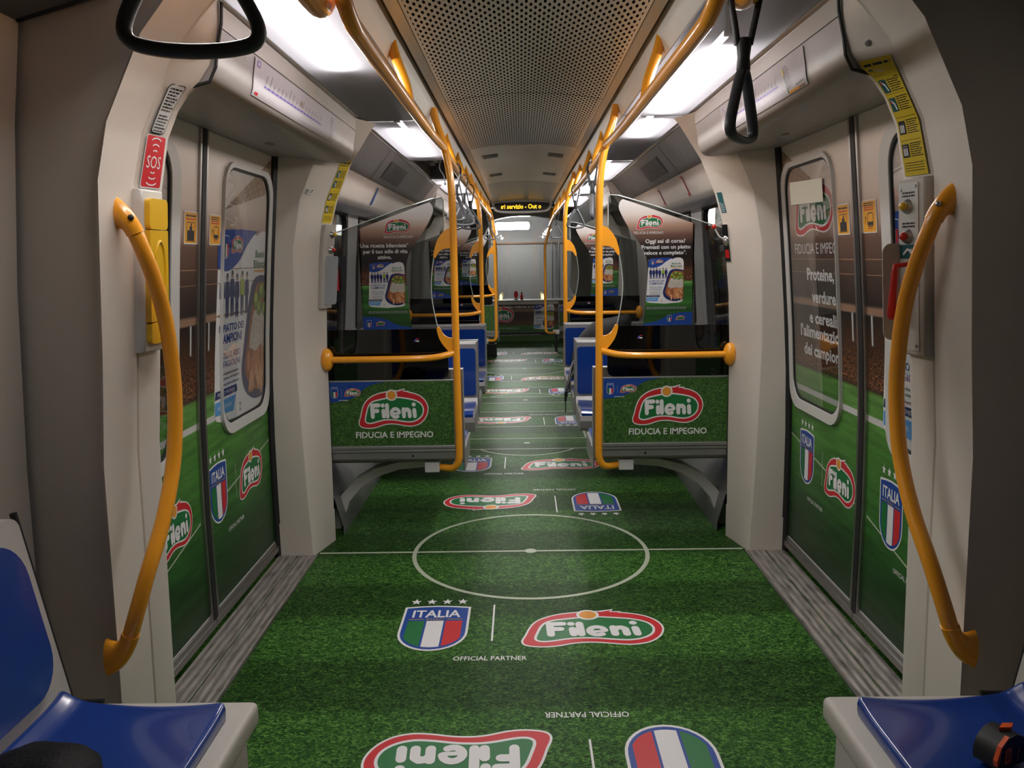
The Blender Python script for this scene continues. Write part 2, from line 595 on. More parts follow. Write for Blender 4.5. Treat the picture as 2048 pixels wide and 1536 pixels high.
class Print:
    """layered flat artwork -> ONE mesh; f(u, v, height) puts it on its surface"""
    def __init__(s, f, cut=None, dl=.0005):
        s.f, s.cut, s.dl, s.bm, s.m, s.film, s.n = f, cut, dl, bmesh.new(), [], False, 0
        s.t = lambda x, y: (x, y)
    def mi(s, m):
        if m not in s.m: s.m.append(m)
        return s.m.index(m)
    def at(s, cx, cy, sx=1, sy=None, ang=0):
        sy = sx if sy is None else sy
        ca, sa = math.cos(ang), math.sin(ang)
        s.t = lambda x, y: (cx + ca * sx * x - sa * sy * y, cy + sa * sx * x + ca * sy * y)
        return s
    def flat(s):
        s.t = lambda x, y: (x, y)
        return s
    def poly(s, pts, m, L=1):
        P = [s.t(*p[:2]) for p in pts]
        s.n = (s.n + 1) % 40
        L += .02 * s.n
        V = [s.bm.verts.new((x, y, L)) for x, y in P]
        k = s.mi(m)
        for t in tessellate_polygon([[Vector((x, y, 0)) for x, y in P]]):
            try:
                s.bm.faces.new([V[i] for i in t]).material_index = k
            except ValueError:
                pass
    def rect(s, x0, y0, x1, y1, m, L=1):
        s.poly([(x0, y0), (x1, y0), (x1, y1), (x0, y1)], m, L)
    def stroke(s, pts, r, m, L=1, cap=True):
        for (x0, y0), (x1, y1) in zip(pts[:-1], pts[1:]):
            d = math.hypot(x1 - x0, y1 - y0) or 1e-9
            nx, ny = -(y1 - y0) / d * r, (x1 - x0) / d * r
            s.poly([(x0 + nx, y0 + ny), (x0 - nx, y0 - ny), (x1 - nx, y1 - ny), (x1 + nx, y1 + ny)], m, L)
        if cap:
            for x, y in pts: s.poly(circ(x, y, r, 10), m, L)
    def text(s, body, cx, cy, h, m, L=2, w=None, bold=0, al='c', shear=0):
        vs_, fs = glyphs(body, bold)
        x0, x1 = min(v[0] for v in vs_), max(v[0] for v in vs_)
        k = h / .73
        kx = k if w is None else w / (x1 - x0)
        ox = {'c': (x0 + x1) / 2, 'l': x0, 'r': x1}[al]
        V = [s.bm.verts.new((*s.t(cx + (x - ox) * kx + shear * y * k, cy + y * k - h / 2), L)) for x, y in vs_]
        i = s.mi(m)
        for f in fs:
            try: s.bm.faces.new([V[j] for j in f]).material_index = i
            except ValueError: pass
    def greek(s, x0, x1, y, h, m, L=2, seed=0):
        """a line of print too small to read: word-like dashes"""
        r = random.Random(seed * 97 + int(y * 1e4))
        x = x0
        while x < x1 - h * .3:
            w = min(h * r.uniform(1.2, 4.5), x1 - x)
            s.rect(x, y - h / 2, x + w, y + h / 2, m, L)
            x += w + h * .6
    def build(s, name, parent=None, label=None):
        bm = s.bm
        if s.cut:
            ys = [v.co.y for v in bm.verts]
            k = math.ceil(min(ys) / s.cut)
            while k * s.cut < max(ys):
                bmesh.ops.bisect_plane(bm, geom=bm.verts[:] + bm.edges[:] + bm.faces[:], plane_co=(0, k * s.cut, 0), plane_no=(0, 1, 0))
                k += 1
        uv = bm.loops.layers.uv.new('UVMap')
        for f in bm.faces:
            for l in f.loops: l[uv].uv = (l.vert.co.x, l.vert.co.y)
        for v in bm.verts:
            v.co = s.f(v.co.x, v.co.y, v.co.z * s.dl)
        me = D.meshes.new(name)
        bm.to_mesh(me)
        bm.free()
        for m in s.m: me.materials.append(film(m) if s.film else m)
        o = link(D.objects.new(name, me), parent)
        if label: o['label'] = label
        return o

def inset(pts, d):
    """offset a smooth closed outline inwards (counter-clockwise outline)"""
    n = len(pts)
    A = sum(pts[i][0] * pts[(i + 1) % n][1] - pts[(i + 1) % n][0] * pts[i][1] for i in range(n))
    sg = 1 if A > 0 else -1
    out = []
    for i in range(n):
        x0, y0 = pts[i - 1][:2]; x1, y1 = pts[(i + 1) % n][:2]
        tx, ty = x1 - x0, y1 - y0
        l = math.hypot(tx, ty) or 1e-9
        out.append((pts[i][0] - ty / l * d * sg, pts[i][1] + tx / l * d * sg))
    return out

_q = [(645, 706), (560, 720), (490, 746), (435, 785), (405, 825), (385, 875), (370, 930), (355, 975), (358, 1008), (385, 1030), (450, 1040), (520, 1033), (590, 1012), (650, 1003),
      (720, 1006), (800, 1020), (870, 1024), (940, 1005), (990, 965), (1020, 915), (1030, 865), (1018, 815), (985, 770), (935, 738), (870, 718), (800, 706), (720, 700)]
BEAN = [(v.x, v.y) for v in catmull([((x - 690) / 680, (865 - y) / 680, 0) for x, y in _q], 3, True)]
_g = [(478, 818), (455, 852), (437, 910), (426, 955), (432, 976), (462, 984), (510, 976), (560, 963), (620, 954), (700, 956), (790, 970), (860, 974), (920, 956), (960, 922), (974, 880), (966, 842), (936, 812), (880, 790),
      (800, 776), (720, 768), (640, 774), (560, 788), (510, 800)]
FIELD = [(v.x, v.y) for v in catmull([((x - 690) / 680, (865 - y) / 680, 0) for x, y in _g], 3, True)]
def nn(x, y): return ((x - 690) / 680, (865 - y) / 680)

def brand(P, cx, cy, w, L=1, ang=0, sy=None, simple=False, text=True):
    """bean-shaped badge: white outline, red band, green field, rounded white letters, orange egg, ribbon tail"""
    P.at(cx, cy, w, w if sy is None else sy, ang)
    P.poly([nn(*q) for q in ((735, 700), (812, 682), (800, 703), (850, 706), (780, 740))], I_W, L)
    P.poly(BEAN, I_W, L)
    P.poly(inset(BEAN, .014), I_R, L + 1)
    P.poly([nn(*q) for q in ((745, 712), (803, 693), (788, 711), (840, 716), (770, 738))], I_R, L + 1)
    P.poly(inset(FIELD, -.018), I_W, L + 2)
    P.poly(FIELD, I_G, L + 3)
    c = nn(680, 742)
    P.poly(circ(*c, .082, 18, .074), I_W, L + 4)
    P.poly(circ(*c, .062, 18, .056), I_O, L + 5)
    if text:
        r = .0275
        S = lambda *q: P.stroke([nn(*a) for a in q], r, I_W, L + 6)
        S((490, 832), (493, 932)); S((490, 832), (552, 830)); S((491, 880), (540, 879))
        S((597, 880), (600, 930)); S((592, 832), (592, 833)); S((632, 830), (636, 930))
        P.stroke([nn(712 + 37 * math.cos(math.radians(a)), 900 - 37 * math.sin(math.radians(a))) for a in range(8, 306, 27)], .0235, I_W, L + 6); P.stroke([nn(680, 906), nn(747, 902)], .016, I_W, L + 6)
        S((790, 868), (793, 930)); S((792, 890), (805, 874), (828, 870), (845, 884), (848, 930))
        S((893, 876), (897, 930)); S((889, 826), (890, 827))
    P.flat()

def crest(P, cx, cy, w, h=None, L=1, ang=0, stars=True, text=True, grey=False):
    """shield badge: white rim, blue field, name band, green-white-red stripes, four stars above"""
    h = w * 1.3 if h is None else h
    P.at(cx, cy, w, h, ang)
    def bot(x, a, d): return -.12 - d * math.sqrt(max(0, 1 - (x / a) ** 2))
    def outline(a, t, d):
        xs = [a * math.cos(PI * k / 16) for k in range(17)]
        return [(-a, t - .025), (-a * .5, t), (0, t + .012), (a * .5, t), (a, t - .025)][::-1] + [(-x, bot(x, a, d)) for x in xs]
    wh = I_W
    P.poly(outline(.5, .49, .38), wh, L)
    P.poly(outline(.465, .462, .352), I_B, L + 1)
    for x0, x1, m in ((-.40, -.155, I_G), (-.125, .125, wh), (.155, .40, I_R)):
        xs = [x0 + (x1 - x0) * k / 6 for k in range(7)]
        P.poly([(x1, .135), (x0, .135)] + [(x, bot(x, .43, .31)) for x in xs], m, L + 2)
    if text:
        P.text('ITALIA', 0, .305, .17, wh, L + 3, w=.72, bold=.02)
        P.rect(-.4, .165, -.17, .178, I_GO, L + 3); P.rect(.17, .165, .4, .178, I_GO, L + 3)
        P.text('FIGC', 0, .172, .06, I_GO, L + 3, w=.26)
    if stars:
        for x in (-.36, -.12, .12, .36):
            P.poly([(x + (.085 if k % 2 == 0 else .036) * math.sin(PI * k / 5), .60 + (.085 if k % 2 == 0 else .036) * w / h * 1.25 * math.cos(PI * k / 5)) for k in range(10)], wh, L)
    P.flat()

def figure(P, x, y, k, shirt, L):
    """printed standing player, about k tall"""
    P.poly([(x - .10 * k, y + .82 * k), (x + .10 * k, y + .82 * k), (x + .15 * k, y + .75 * k), (x + .17 * k, y + .48 * k), (x + .12 * k, y + .42 * k), (x + .10 * k, y + .45 * k), (x - .10 * k, y + .45 * k), (x - .12 * k, y + .42 * k), (x - .17 * k, y + .48 * k), (x - .15 * k, y + .75 * k)], shirt, L)
    P.poly([(x - .11 * k, y + .46 * k), (x + .11 * k, y + .46 * k), (x + .10 * k, y), (x + .03 * k, y), (x, y + .34 * k), (x - .03 * k, y), (x - .10 * k, y)], I_DB, L)
    P.poly(circ(x, y + .91 * k, .065 * k, 10, .08 * k), I_SK, L + 1)
    P.poly([(x - .07 * k, y + .92 * k), (x + .07 * k, y + .92 * k), (x + .05 * k, y + 1.0 * k), (x - .05 * k, y + 1.0 * k)], I_K, L + 1)

def carton(P, cx, cy, w, h, L=1, seed=1, detail=True):
    """printed picture of the ready-meal carton; (cx, cy) its centre"""
    rnd = random.Random(seed)
    P.at(cx - w / 2, cy + h / 2, w, -h)
    P.poly([(.06, .05), (.12, .015), (.55, .0), (.70, .03), (.80, .0), (.90, .0), (.97, .03), (1, .10), (1, .90), (.97, .95), (.9, .975), (.5, 1.0), (.1, .975), (.03, .96), (0, .92), (.05, .25)], I_W, L)
    cv = [(v.x, v.y) for v in catmull([(.05, .20, 0), (.2, .215, 0), (.38, .17, 0), (.52, .085, 0), (.66, .02, 0), (.76, .004, 0)], 5)]
    P.poly([(.05, .10), (.075, .03), (.14, .01), (.45, .0)][::-1] + cv, I_B, L + 1)
    cr = [(v.x, v.y) for v in catmull([(1, .27, 0), (.80, .245, 0), (.64, .28, 0), (.56, .42, 0), (.50, .60, 0), (.45, .75, 0), (.50, .86, 0), (.64, .93, 0), (.82, .945, 0), (1, .90, 0)], 5)]
    P.poly(cr, I_DB, L + 1)
    ci = [(v.x, v.y) for v in catmull([(1, .30, 0), (.82, .285, 0), (.70, .31, 0), (.62, .43, 0), (.56, .60, 0), (.51, .74, 0), (.56, .82, 0), (.67, .88, 0), (.82, .90, 0), (1, .86, 0)], 5)]
    P.poly(ci, I_CH3, L + 2)
    for k in range(26 if detail else 10):
        x, y = rnd.uniform(.56, .95), rnd.uniform(.63, .87)
        a, l, b = rnd.uniform(.7, 2.0), rnd.uniform(.05, .09), rnd.uniform(.018, .03)
        if x < .60 and y > .80: continue
        ca, sa = math.cos(a), math.sin(a)
        P.poly([(x + ca * l * c - sa * b * d, y + sa * l * c + ca * b * d) for c, d in ((-1, -.2), (-.6, -.9), (.5, -1), (1, 0), (.6, .9), (-.5, 1))], rnd.choice((I_CH1, I_CH1, I_CH2)), L + 3 + k % 3)
    P.poly([(.66, .44), (.99, .43), (.99, .64), (.90, .67), (.80, .64), (.70, .67), (.58, .64), (.60, .55)], I_RICE, L + 6)
    for k in range(60 if detail else 12):
        x, y, a = rnd.uniform(.62, .97), rnd.uniform(.46, .645), rnd.uniform(0, 3)
        P.poly([(x + .014 * math.cos(a) * c - .004 * math.sin(a) * d, y + .014 * math.sin(a) * c + .004 * math.cos(a) * d) for c, d in ((-1, 0), (0, -1), (1, 0), (0, 1))], rnd.choice((I_W, I_W, I_GY)), L + 7)
    for x, y, r in ((.70, .38, .052), (.80, .335, .05), (.91, .36, .055), (.76, .43, .048), (.87, .44, .05), (.96, .43, .045)):
        P.poly(circ(x, y, r, 14, r * w / h), I_LG, L + 8)
        P.poly(circ(x - .012, y - .012, r * .62, 12, r * .62 * w / h), I_LIME, L + 9)
    for i, x in enumerate((.12, .20, .28, .36, .45, .53)):
        P.at(cx - w / 2, cy + h / 2, w, h)
        figure(P, x, -.455 + .004 * (i % 3), .235 - .01 * (i % 2), I_LIME if i == 4 else I_DB, L + 2)
    P.at(cx - w / 2, cy + h / 2, w, h)
    T = P.text
    T('IL PIATTO DEI', .28, -.50, .038, I_B, L + 2, w=.40, bold=.02)
    T('CAMPIONI', .27, -.555, .048, I_B, L + 2, w=.36, bold=.02)
    T('POLLO, RISO', .27, -.64, .034, I_B, L + 2, w=.32)
    T('E FAGIOLINI', .26, -.685, .034, I_B, L + 2, w=.32)
    for k, y in enumerate((-.735, -.76, -.79)): P.greek(.10, .40, y, .010, I_GY, L + 2, k)
    P.poly([(.02, -.81), (.36, -.81), (.37, -.85), (.01, -.85)], I_DB, L + 2)
    T('PIATTO PRONTO', .19, -.83, .02, I_W, L + 3, w=.28)
    P.poly([(.01, -.865), (.34, -.865), (.30, -.945), (.01, -.93)], I_LB, L + 2)
    T('MICROONDE', .16, -.90, .022, I_W, L + 3, w=.22)
    T("2'", .42, -.94, .045, I_K, L + 2)
    T('Buoni &', .80, -.125, .042, I_G, L + 2, w=.24, bold=.02)
    T('Bilanciati', .80, -.18, .042, I_G, L + 2, w=.30, bold=.02)
    P.rect(.66, -.226, .94, -.216, I_O, L + 2)
    P.flat()
    crest(P, cx - w * .33, cy + h * .405, w * .09, w * .13, L + 2, stars=False, text=False)
    brand(P, cx - w * .15, cy + h * .42, w * .2, L + 2)

# ================================================================== SETTING
XD = [(0, 1.262), (.5, 1.264), (.84, 1.257), (1.1, 1.242), (1.45, 1.213), (1.92, 1.167), (2.1, 1.15)]          # door skin
PN = [(0, 1.062), (.5, 1.052), (.96, 1.044), (1.23, 1.022), (1.45, 1.008), (1.64, .995), (1.77, .963), (1.88, .908), (1.96, .868), (2.04, .80), (2.12, .72)]   # near pillar
PE = [(0, 1.054), (.5, 1.044), (.96, 1.034), (1.23, 1.010), (1.45, .995), (1.64, .972), (1.77, .945), (1.84, .912), (1.88, .882), (1.91, .845), (1.95, .818), (2.0, .801), (2.05, .792), (2.12, .786)]
PX = [(0, 1.022), (1.0, 1.013), (1.25, 1.003), (1.45, .985), (1.6, .965), (1.74, .925), (1.91, .85), (2.07, .745), (2.12, .70)]  # far pillar, aisle corner
PB = [(0, 1.077), (.6, 1.095), (1.03, 1.105), (1.5, 1.09), (1.73, 1.045), (1.95, .945), (2.035, .86), (2.12, .79)]              # far pillar, door corner
def xd(z): return interp(XD, z)
ZS = sorted({0, .17, .35, .7, 1.35, 2.0, 2.1} | {z for T in (PN, PE, PX, PB) for z, _ in T if z < 2.1})
SIDES = ((-1, 'left'), (1, 'right'))
PITCH_Y = 6.76          # the printed pitch repeats down the car
YEND = 14.77

# ---- floor with its printed turf
bm = B()
box(bm, (-1.34, -1.5, -.06), (1.34, YEND, 0))
floor = tag(obj('floor', bm, FLOORM), kind='structure')

def fpl(u, v, h): return (u, v, .0006 + h)
P = Print(fpl, dl=.0003)
LINEM = I_W
def ring(P, cx, cy, r, w, a0, a1, n):
    p = [(math.cos(a0 + (a1 - a0) * k / n), math.sin(a0 + (a1 - a0) * k / n)) for k in range(n + 1)]
    for (x0, y0), (x1, y1) in zip(p[:-1], p[1:]):
        P.poly([(cx + x0 * r, cy + y0 * r), (cx + x0 * (r + w), cy + y0 * (r + w)), (cx + x1 * (r + w), cy + y1 * (r + w)), (cx + x1 * r, cy + y1 * r)], LINEM, 1)
PALEL = mat('pale_line_print', (.42, .47, .36), .42)
LINEM = PALEL
for c in (3.90, 3.90 + PITCH_Y):
    P.rect(-1.055, c - .009, 1.055, c + .009, LINEM, 1)
    ring(P, 0, c, .566, .021, 0, 2 * PI, 72)
    P.poly(circ(0, c, .030, 20), LINEM, 2)
    for d in (1, -1):
        if d < 0 and c < 5: continue
        for q, hw in ((2.20, 1.05), (2.56, .49), (3.035, 1.05)):
            P.rect(-hw, c + d * q - .009, hw, c + d * q + .009, LINEM, 1)
        for x in (-.48, .48):
            P.rect(x - .009, c + d * 2.56, x + .009, c + d * 3.035, LINEM, 1)
        P.poly(circ(0, c + d * 2.40, .026, 16), LINEM, 2)
        a = math.asin(.20 / .41)
        if d > 0: ring(P, 0, c + 2.40, .40, .018, PI + a, 2 * PI - a, 20)
        else: ring(P, 0, c - 2.40, .40, .018, a, PI - a, 20)
P.build('pitch_lines', floor)

def fset(name, draw):
    P = Print(fpl, dl=.0003)
    draw(P)
    return P.build(name, floor)
cr = fset('crest_print', lambda P: crest(P, 0, 0, .275, .40))
bd = fset('badge_print', lambda P: brand(P, 0, 0, .565, 1, sy=.63))
dv = fset('divider_line', lambda P: P.rect(-.0035, -.165, .0035, .165, I_W, 1))
cp = fset('caption_print', lambda P: P.text('OFFICIAL PARTNER', 0, 0, .032, I_W, 1, w=.27, bold=.01))
spots = [(3.06, 1), (2.16, -1), (4.72, -1), (5.64, 1), (7.20, -1), (8.82, -1), (9.80, 1), (11.48, -1), (12.40, 1)]
first = True
for y, d in spots:
    for o, dx, dy in ((cr, -.395, 0), (bd, .232, -.02), (dv, -.16, .04), (cp, -.162, -.26)):
        q = o if first else o.copy()
        if not first:
            COL.objects.link(q)
        q.location = (d * dx, y + d * dy, 0)
        q.rotation_euler = (0, 0, 0 if d > 0 else PI)
    first = False

# ---- ceiling: punched centre sheet, margins, black shadow gaps, cove strips
def strip(bm, pts, y0, y1):
    loft(bm, [[(x, y0, z) for x, z in pts], [(x, y1, z) for x, z in pts]])
bm = B()
arc = [(x / 20 * .372, 2.187 + .036 * (1 - (x / 20) ** 2)) for x in range(-20, 21)]
strip(bm, [(x, z + .02) for x, z in arc], -1.5, 11.4)
ceiling = tag(obj('ceiling', bm, BLACK, smooth=30), kind='structure')
for y0, y1, m, nm in ((-1.5, 2.0, PERF, 'punched_sheet'), (2.006, 4.045, PERF, 'punched_sheet'), (4.055, 5.79, PERF, 'punched_sheet'), (5.80, 8.55, CEILC, 'plain_sheet'), (8.56, 11.36, PERF, 'punched_sheet')):
    bm = B()
    strip(bm, arc, y0, y1)
    obj(nm, bm, m, ceiling, smooth=60)
for s, _ in SIDES:
    bm = B()
    strip(bm, [(s * .374, 2.186), (s * .415, 2.188), (s * .415, 2.22)], -1.5, 11.4)
    obj('sheet_margin', bm, CEILC, ceiling)
    bm = B()
    strip(bm, [(s * .412, 2.215), (s * .440, 2.215)], -1.5, 11.4)
    obj('shadow_gap', bm, BLACK, ceiling)
    bm = B()
    strip(bm, [(s * .437, 2.22), (s * .437, 2.190), (s * .452, 2.165), (s * .468, 2.112)], -1.5, 11.4)
    obj('cove_strip', bm, CEILC, ceiling, smooth=40)
# roof skin above everything
bm = B()
strip(bm, [(-1.34, 1.9), (-1.2, 2.2), (-.8, 2.30), (0, 2.33), (.8, 2.30), (1.2, 2.2), (1.34, 1.9)], -1.5, 14.9)
tag(obj('roof', bm, GREYP), kind='structure')
# air outlets in the plain sheet
bm0 = None
for y in (6.35, 7.75):
    for sx in (-1, 1):
        bm = B()
        for k in range(9):
            x = sx * .245 + (k - 4) * .0125
            z = 2.187 + .036 * (1 - (x / .372) ** 2) - .003
            box(bm, (x - .0022, y - .10, z - .004), (x + .0022, y + .10, z + .004))
        obj('air_slats', bm, ALUD, ceiling)
        bm = B()
        strip(bm, [(sx * .245 + k * .0575, 2.187 + .036 * (1 - ((sx * .245 + k * .0575) / .372) ** 2) - .0015) for k in (-1, 0, 1)], y - .105, y + .105)
        obj('air_outlet', bm, BLACK, ceiling)
bm = B()
box(bm, (-.09, 5.86, 2.212), (.09, 5.90, 2.222), .003)
obj('cover_plate', bm, CEILC, ceiling)

# ---- upper side panels, coves and walls
COVE = [(.93, 1.925, 0), (.955, 1.88, 0), (.985, 1.82, 0), (1.01, 1.785, 0), (1.06, 1.765, 0), (1.20, 1.76, 0)]
for s, side in SIDES:
    # lip rail beneath the lamps
    bm = B()
    strip(bm, [(s * .768, 2.125), (s * .768, 2.106), (s * .786, 2.104), (s * .786, 2.098)], -1.5, 14.6)
    tag(obj('trim_' + ('1' if s < 0 else '2'), bm, ALU), kind='structure')
    # wall in the bays: y ranges
    wall = None
    for y0, y1 in ((-1.5, 1.955), (4.11, 7.45), (8.95, 14.75)):
        near = y0 < 0
        bm = B()
        strip(bm, [(s * .79, 2.10), (s * (1.166 if near else .93), 2.0 if near else 1.925)], y0, y1)
        o = obj('wall_' + side if wall is None else 'upper_panel', bm, GREYP, wall)
        if wall is None: wall = tag(o, kind='structure')
        if near:
            bm = B(); strip(bm, [(s * 1.166, 2.0), (s * 1.20, 1.77)], y0, y1)
            obj('wall_lining', bm, CREAM, wall)
            bm = B(); tube(bm, [(s * 1.164, 1.945, 2.0), (s * .84, 1.945, 2.086)], .006, 6)
            obj('panel_joint', bm, BLACK, wall)
        if not near:
            bm = B()
            strip(bm, [(s * v.x, v.y) for v in catmull(COVE, 4)], y0, y1)
            obj('cove', bm, CREAM, wall, smooth=60)
        # wall around the windows
        wins = [(4.35, 5.66), (6.02, 7.15)] if y0 > 4 and y0 < 5 else ([(9.3, 10.5), (11.1, 13.2)] if y0 > 8 else [])
        bm = B()
        wx = [(1.20, 1.77), (1.235, 1.40), (1.26, .95)]
        segs = []
        yy = y0
        for a, b in wins:
            segs.append((yy, a)); yy = b
        segs.append((yy, y1))
        for a, b in segs:
            strip(bm, [(s * x, z) for x, z in wx], a, b)
        strip(bm, [(s * 1.26, .95), (s * 1.27, .5), (s * 1.27, 0)], y0, y1)
        obj('wall_lining', bm, CREAM if y0 < 4 else PALE, wall, smooth=40)
        for a, b in wins:
            n = {4.35: 1, 6.02: 2, 9.3: 3, 11.1: 4}[a] + (0 if s < 0 else 4)
            bm = B()
            ro = rrect(a, .93, b, 1.79, .10, 6); ri = rrect(a + .045, .975, b - .045, 1.745, .07, 6)
            def wp(y, z, d): return Vector((s * (interp([(.93, 1.262), (1.40, 1.235), (1.79, 1.196)], z) - d), y, z))
            va = [bm.verts.new(wp(y, z, .004)) for y, z in ro]; vb = [bm.verts.new(wp(y, z, .004)) for y, z in ri]; vc = [bm.verts.new(wp(y, z, -.03)) for y, z in ri]
            k_ = len(va)
            for i in range(k_):
                j = (i + 1) % k_
                bm.faces.new((va[i], va[j], vb[j], vb[i])); bm.faces.new((vb[i], vb[j], vc[j], vc[i]))
            wf = tag(obj('window_%d' % n, bm, BLACK), kind='structure')
            bm = B()
            loft(bm, [[wp(a + .03, z, -.02), wp(b - .03, z, -.02)] for z in (.96, 1.4, 1.76)])
            obj('window_glass', bm, WINM, wf)
    # baseboard heater cover along the bay
    bm = B()
    strip(bm, [(s * 1.27, .33), (s * 1.12, .31), (s * 1.03, .20), (s * .99, .05), (s * .99, 0)], 4.16, 7.2)
    tag(obj('baseboard_' + side, bm, ALUD, smooth=30), kind='structure')
    # door header: lip, map face, soffit
    hd = [(s * .786, 2.098), (s * .789, 2.045)]
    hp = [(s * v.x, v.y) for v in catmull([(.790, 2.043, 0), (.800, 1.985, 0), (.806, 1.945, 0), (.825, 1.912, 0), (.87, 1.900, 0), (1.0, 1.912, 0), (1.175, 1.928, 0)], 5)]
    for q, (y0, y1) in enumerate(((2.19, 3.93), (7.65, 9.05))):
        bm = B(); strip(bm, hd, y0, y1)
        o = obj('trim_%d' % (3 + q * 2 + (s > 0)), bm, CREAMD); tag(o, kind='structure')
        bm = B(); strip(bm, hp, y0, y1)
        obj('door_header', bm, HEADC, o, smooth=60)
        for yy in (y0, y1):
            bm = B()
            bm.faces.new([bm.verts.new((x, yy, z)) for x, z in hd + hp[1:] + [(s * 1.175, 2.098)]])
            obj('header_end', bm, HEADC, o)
    # joint between header and near pillar
    bm = B()
    tube(bm, [(s * x, 2.185, z) for x, z in ((.778, 2.10), (.782, 2.05), (.797, 1.985), (.803, 1.945), (.822, 1.909), (.868, 1.897))], .0045, 6)
    obj('joint', bm, BLACK, D.objects['trim_%d' % (3 + (s > 0))])
    # near pillar
    secs = []
    for z in ZS:
        x, e = interp(PN, z), interp(PE, z)
        secs.append([(s * a, b, z) for a, b in ((1.33, 1.97), (x + .09, 1.965), (x + .03, 1.955), (x + .008, 1.935), (x, 1.91), (x - .001, 2.0), (x, 2.083), (x + .012, 2.090), (x + .002, 2.099), (e, 2.180), (e + .002, 2.20), (e + .02, 2.21), (1.33, 2.21))])
    bm = B(); loft(bm, secs)
    pn = tag(obj('pillar', bm, CREAM, smooth=25), kind='structure')
    bm = B()
    cyl(bm, (s * .843, 2.14, 1.962), (s * .836, 2.14, 1.958), .008, .006, 12)
    obj('screw_cap', bm, ALUD, pn)
    # far pillar and its kick plate; the same pair stands at the next door
    for (yB, yA) in ((3.87, 4.10), (7.68, 7.45), (9.02, 9.25)):
        d = 1 if yA > yB else -1
        def fsec(z, e=0):
            a, b = interp(PX, z) - e, interp(PB, z) - e
            return [(s * x, y, z) for x, y in ((1.30, yB - e * d), (b + .03, yB - e * d), (b + .008, yB + d * (.003 - e)), (b - .003, yB + d * .012), (b * .67 + a * .33, yB * .67 + yA * .33), (a + .004, yA - d * .012), (a + .001, yA - d * .003), (a + .012, yA + d * .004), (1.33, yA + d * .006))]
        bm = B(); loft(bm, [fsec(z) for z in ZS])
        o = tag(obj('pillar', bm, CREAM, smooth=30), kind='structure')
        bm = B(); loft(bm, [fsec(z, .004) for z in (0, .08, .165, .17)])
        obj('kick_plate', bm, CREAM, o, smooth=30)
# rear closing wall behind the viewer, and the nose of the car
bm = B(); box(bm, (-1.34, -1.56, 0), (1.34, -1.5, 2.3))
tag(obj('wall_back', bm, CREAMD), kind='structure')

# ================================================================== DOORS
def leaf_skin(s, y0, y1, z0, z1, off=0, th=.03):
    bm = B()
    zs = [z0 + (z1 - z0) * k / 16 for k in range(17)]
    a = [[(s * (xd(z) - off), y, z) for y in (y0, y1)] for z in zs]
    b = [[(s * (xd(z) - off + th), y, z) for y in (y1, y0)] for z in zs]
    loft(bm, [p + q for p, q in zip(a, b)], closed=True, caps=True)
    return bm
def dmap(s):
    return (lambda u, v, h: (-(xd(v) - h - .0008), u, v)) if s < 0 else (lambda u, v, h: (xd(v) - h - .0008, -u, v))
def sticker(P, u, v, w, h, kind):
    """orange door warning sticker with white rim, heading bars and a pictogram"""
    P.flat()
    P.poly(rrect(u - w / 2, v - h / 2, u + w / 2, v + h / 2, .006, 3), I_W, 3)
    P.poly(rrect(u - w / 2 + .006, v - h / 2 + .004, u + w / 2 - .006, v + h / 2 - .004, .004, 3), I_SY, 4)
    if kind == 0:
        P.greek(u - w * .36, u + w * .36, v + h * .36, .006, I_K, 5, 1)
        P.greek(u - w * .36, u + w * .36, v + h * .26, .004, I_R, 5, 2)
        P.rect(u - w * .27, v - h * .38, u - w * .06, v - h * .08, I_K, 5); P.rect(u + w * .06, v - h * .38, u + w * .27, v - h * .08, I_K, 5)
        P.poly(circ(u + .004, v + h * .09, .006, 10), I_K, 5)
        P.poly([(u - .012, v + h * .04), (u + .012, v + h * .04), (u + .016, v - h * .38), (u - .012, v - h * .38)], I_K, 5)
        P.stroke([(u - w * .32, v - h * .40), (u + w * .32, v - h * .40)], .0014, I_K, 5, False)
        for x in (-.3, .3): P.stroke([(u + w * x, v - h * .08), (u + w * x, v + h * .16)], .0012, I_K, 5, False)
        P.stroke([(u - w * .3, v + h * .16), (u + w * .3, v + h * .16)], .0012, I_K, 5, False)
    else:
        for k in range(4): P.greek(u - w * .36, u + w * .3, v + h * (.40 - .065 * k), .004, I_K if k < 2 else I_R, 5, k)
        bx = rrect(u - w * .12, v - h * .30, u + w * .26, v + h * .10, .010, 4)
        P.stroke(bx + bx[:1], .0016, I_K, 5, False)
        P.poly([(u - w * .12, v - h * .16), (u + w * .26, v - h * .16), (u + w * .24, v - h * .27), (u - w * .10, v - h * .27)], I_K, 5)
        P.stroke([(u - w * .28, v - h * .20), (u - w * .28, v), (u - w * .20, v - h * .06)], .0016, I_K, 5)
        P.greek(u - w * .1, u + w * .2, v - h * .36, .004, I_R, 5, 7)

